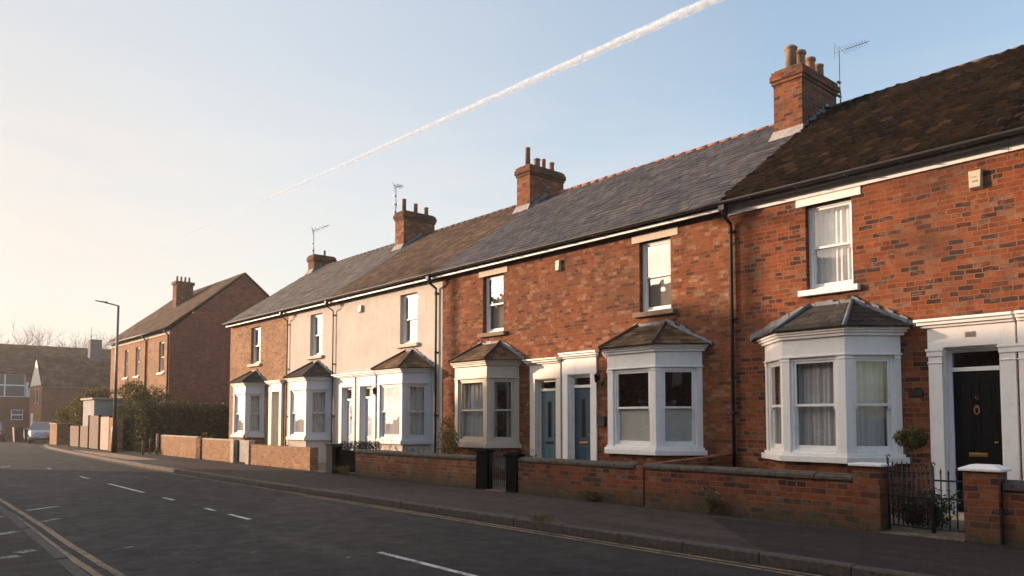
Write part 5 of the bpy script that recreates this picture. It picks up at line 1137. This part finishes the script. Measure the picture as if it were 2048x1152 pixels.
# ------------------------------------------------------------------ the other side of the street (behind the camera's left shoulder)
oy = -50
while oy < 43:
    y0, y1 = oy, min(oy + 9.0, 43.9)
    h = thing('opposite_house', (-9, (y0 + y1) / 2, 0), 'brick house across the road, outside the photo, %s of its row' % ['first', 'second', 'third', 'fourth', 'fifth', 'sixth', 'seventh', 'eighth', 'ninth', 'tenth', 'eleventh', 'twelfth'][int((oy + 50) / 9)], 'house', 'houses across the road')
    m = MB(); m.box(-11, -5, y0 + .01, y1 - .01, -.1, 6.3, .5)
    for yy in (y0 + .02, y1 - .02): m.add([(-11, yy, 6.3), (-5, yy, 6.3), (-8, yy, 8.95)], [(0, 1, 2)], .5)
    m.build('wall', M['brickE'], h)
    m = MB(); m.add([(-4.7, y0, 6.2), (-4.7, y1, 6.2), (-8, y1, 9.1), (-8, y0, 9.1), (-11.3, y1, 6.2), (-11.3, y0, 6.2)], [(0, 1, 2, 3), (3, 2, 4, 5)], .4); m.build('roof', M['tileC'], h)
    m = MB(); m.box(-8.8, -7.2, y0 - .3, y0 + .3, 7.6, 9.9); m.build('chimney', M['brickC2'], h)
    for a in ((1.4, 6.6) if y1 - y0 > 8 else (1.4,)):
        for (z0, z1) in ((.9, 2.5), (3.7, 5.2)):
            m = MB(); m.box(-5, -4.94, y0 + a, y0 + a + 1.1, z0, z1); w_ = m.build('window', M['white'], h); g = MB(); g.quad((-4.93, y0 + a + .08, z0 + .08), (-4.93, y0 + a + 1.02, z0 + .08), (-4.93, y0 + a + 1.02, z1 - .08), (-4.93, y0 + a + .08, z1 - .08)); g.build('pane', M['paneFar'], w_)
    oy += 9.0
bare_tree(-24, 44, 0, 13.5, 'bare tree across the road, outside the photo, farther one', 21, 1.0)
bare_tree(-22, 24, 0, 12.5, 'bare tree across the road, outside the photo, nearer one', 24, 1.0)
t = thing('added_shadow_pole', (.8, 26.1, 0), 'wooden telegraph pole added out of view on the near pavement to cast a shadow band', 'telegraph pole')  # unseen pole, added so its shadow bands the nearest brick front
m = MB(); m.tube([(.8, 26.1, -.1), (.8, 26.1, 9.4)], .16, .12, seg=12); m.build('shaft', M['bark'], t); m = MB(); m.box(.2, 1.4, 26.0, 26.08, 8.9, 9.02); m.build('added_crossarm', M['bark'], t)
t = thing('street_lamp', (.8, 35.4, 0), 'street lamp added on the near pavement, out of view, for its shadow', 'street lamp')  # unseen lamp post, added for its shadow on the orange brick
m = MB(); m.tube([(.8, 35.4, 0), (.8, 35.4, 1.4), (.8, 35.4, 9.2)], [.16, .13, .09], seg=12); m.build('column', M['lamp'], t); m = MB(); m.tube([(.8, 35.4, 9.15), (1.6, 35.4, 9.3)], .04, seg=8); m.build('arm', M['lamp'], t); m = MB(); m.box(1.5, 2.1, 35.3, 35.5, 9.27, 9.34); m.build('lamp_head', M['lampdark'], t)  # parts of the unseen lamp added for its shadow
# ------------------------------------------------------------------ contrail: a long thin cloud parallel to the street, far overhead
H_ = 1000.0; m = MB(); N_ = 260; seg = 10; vs = []; 
for i in range(N_ + 1):
    u = i / N_; y = 4300 - 5500 * u; x = 1412 + (4000 - y) * .0432; r = 1.5 + 13.0 * min(1, u / .55) ** .9
    for k in range(seg):
        a = 2 * math.pi * k / seg; rr = r * (1 + .16 * noise.noise(Vector((y * .018, math.cos(a) * 1.5, math.sin(a) * 1.5))) + .12 * noise.noise(Vector((y * .07, math.cos(a) * 2.5 + 5, math.sin(a) * 2.5))))
        vs.append((x + rr * math.cos(a), y, H_ + rr * .8 * math.sin(a)))
m.add(vs, [(i * seg + k, i * seg + (k + 1) % seg, (i + 1) * seg + (k + 1) % seg, (i + 1) * seg + k) for i in range(N_) for k in range(seg)], .5, True)
t = NT('ice_cloud'); p = t.obj(); lw = t.n('LayerWeight'); lw.inputs[0].default_value = .3
df = t.n('BsdfDiffuse'); df.inputs[0].default_value = (.93, .97, 1, 1); tl = t.n('BsdfTranslucent'); tl.inputs[0].default_value = (.93, .97, 1, 1); a1 = t.n('MixShader'); a1.inputs[0].default_value = .35; t.l(df.outputs[0], a1.inputs[1]); t.l(tl.outputs[0], a1.inputs[2])
trn = t.n('BsdfTransparent'); a2 = t.n('MixShader')
fac = t.math('MULTIPLY', t.math('POWER', t.math('SUBTRACT', 1, lw.outputs[1]), 2.3), t.rng(t.noise(t.map(p, (.09, .05, .09)), 1, 6, .75), .36, .62, .3, 1.15), True)
sy = t.n('SeparateXYZ'); t.l(p, sy.inputs[0]); fac = t.math('MULTIPLY', fac, t.rng(sy.outputs[1], 4000, 3500, .3, 1), True)
t.l(fac, a2.inputs[0]); t.l(trn.outputs[0], a2.inputs[1]); t.l(a1.outputs[0], a2.inputs[2]); t.l(a2.outputs[0], t.out.inputs[0])
o = m.build('contrail', t.m, None); tag(o, 'long white contrail crossing the clear sky diagonally', 'contrail')

# ------------------------------------------------------------------ the low sun's haze
m = MB(); m.box(-70, 70, -70, 135, -1.2, 19)
t = NT('evening_haze'); pv = t.n('VolumePrincipled'); pv.inputs['Color'].default_value = (1.0, .91, .80, 1); pv.inputs['Density'].default_value = .0011; pv.inputs['Anisotropy'].default_value = .55
t.l(pv.outputs[0], t.out.inputs['Volume'])
hz = m.build('haze', t.m, None, kind='stuff')
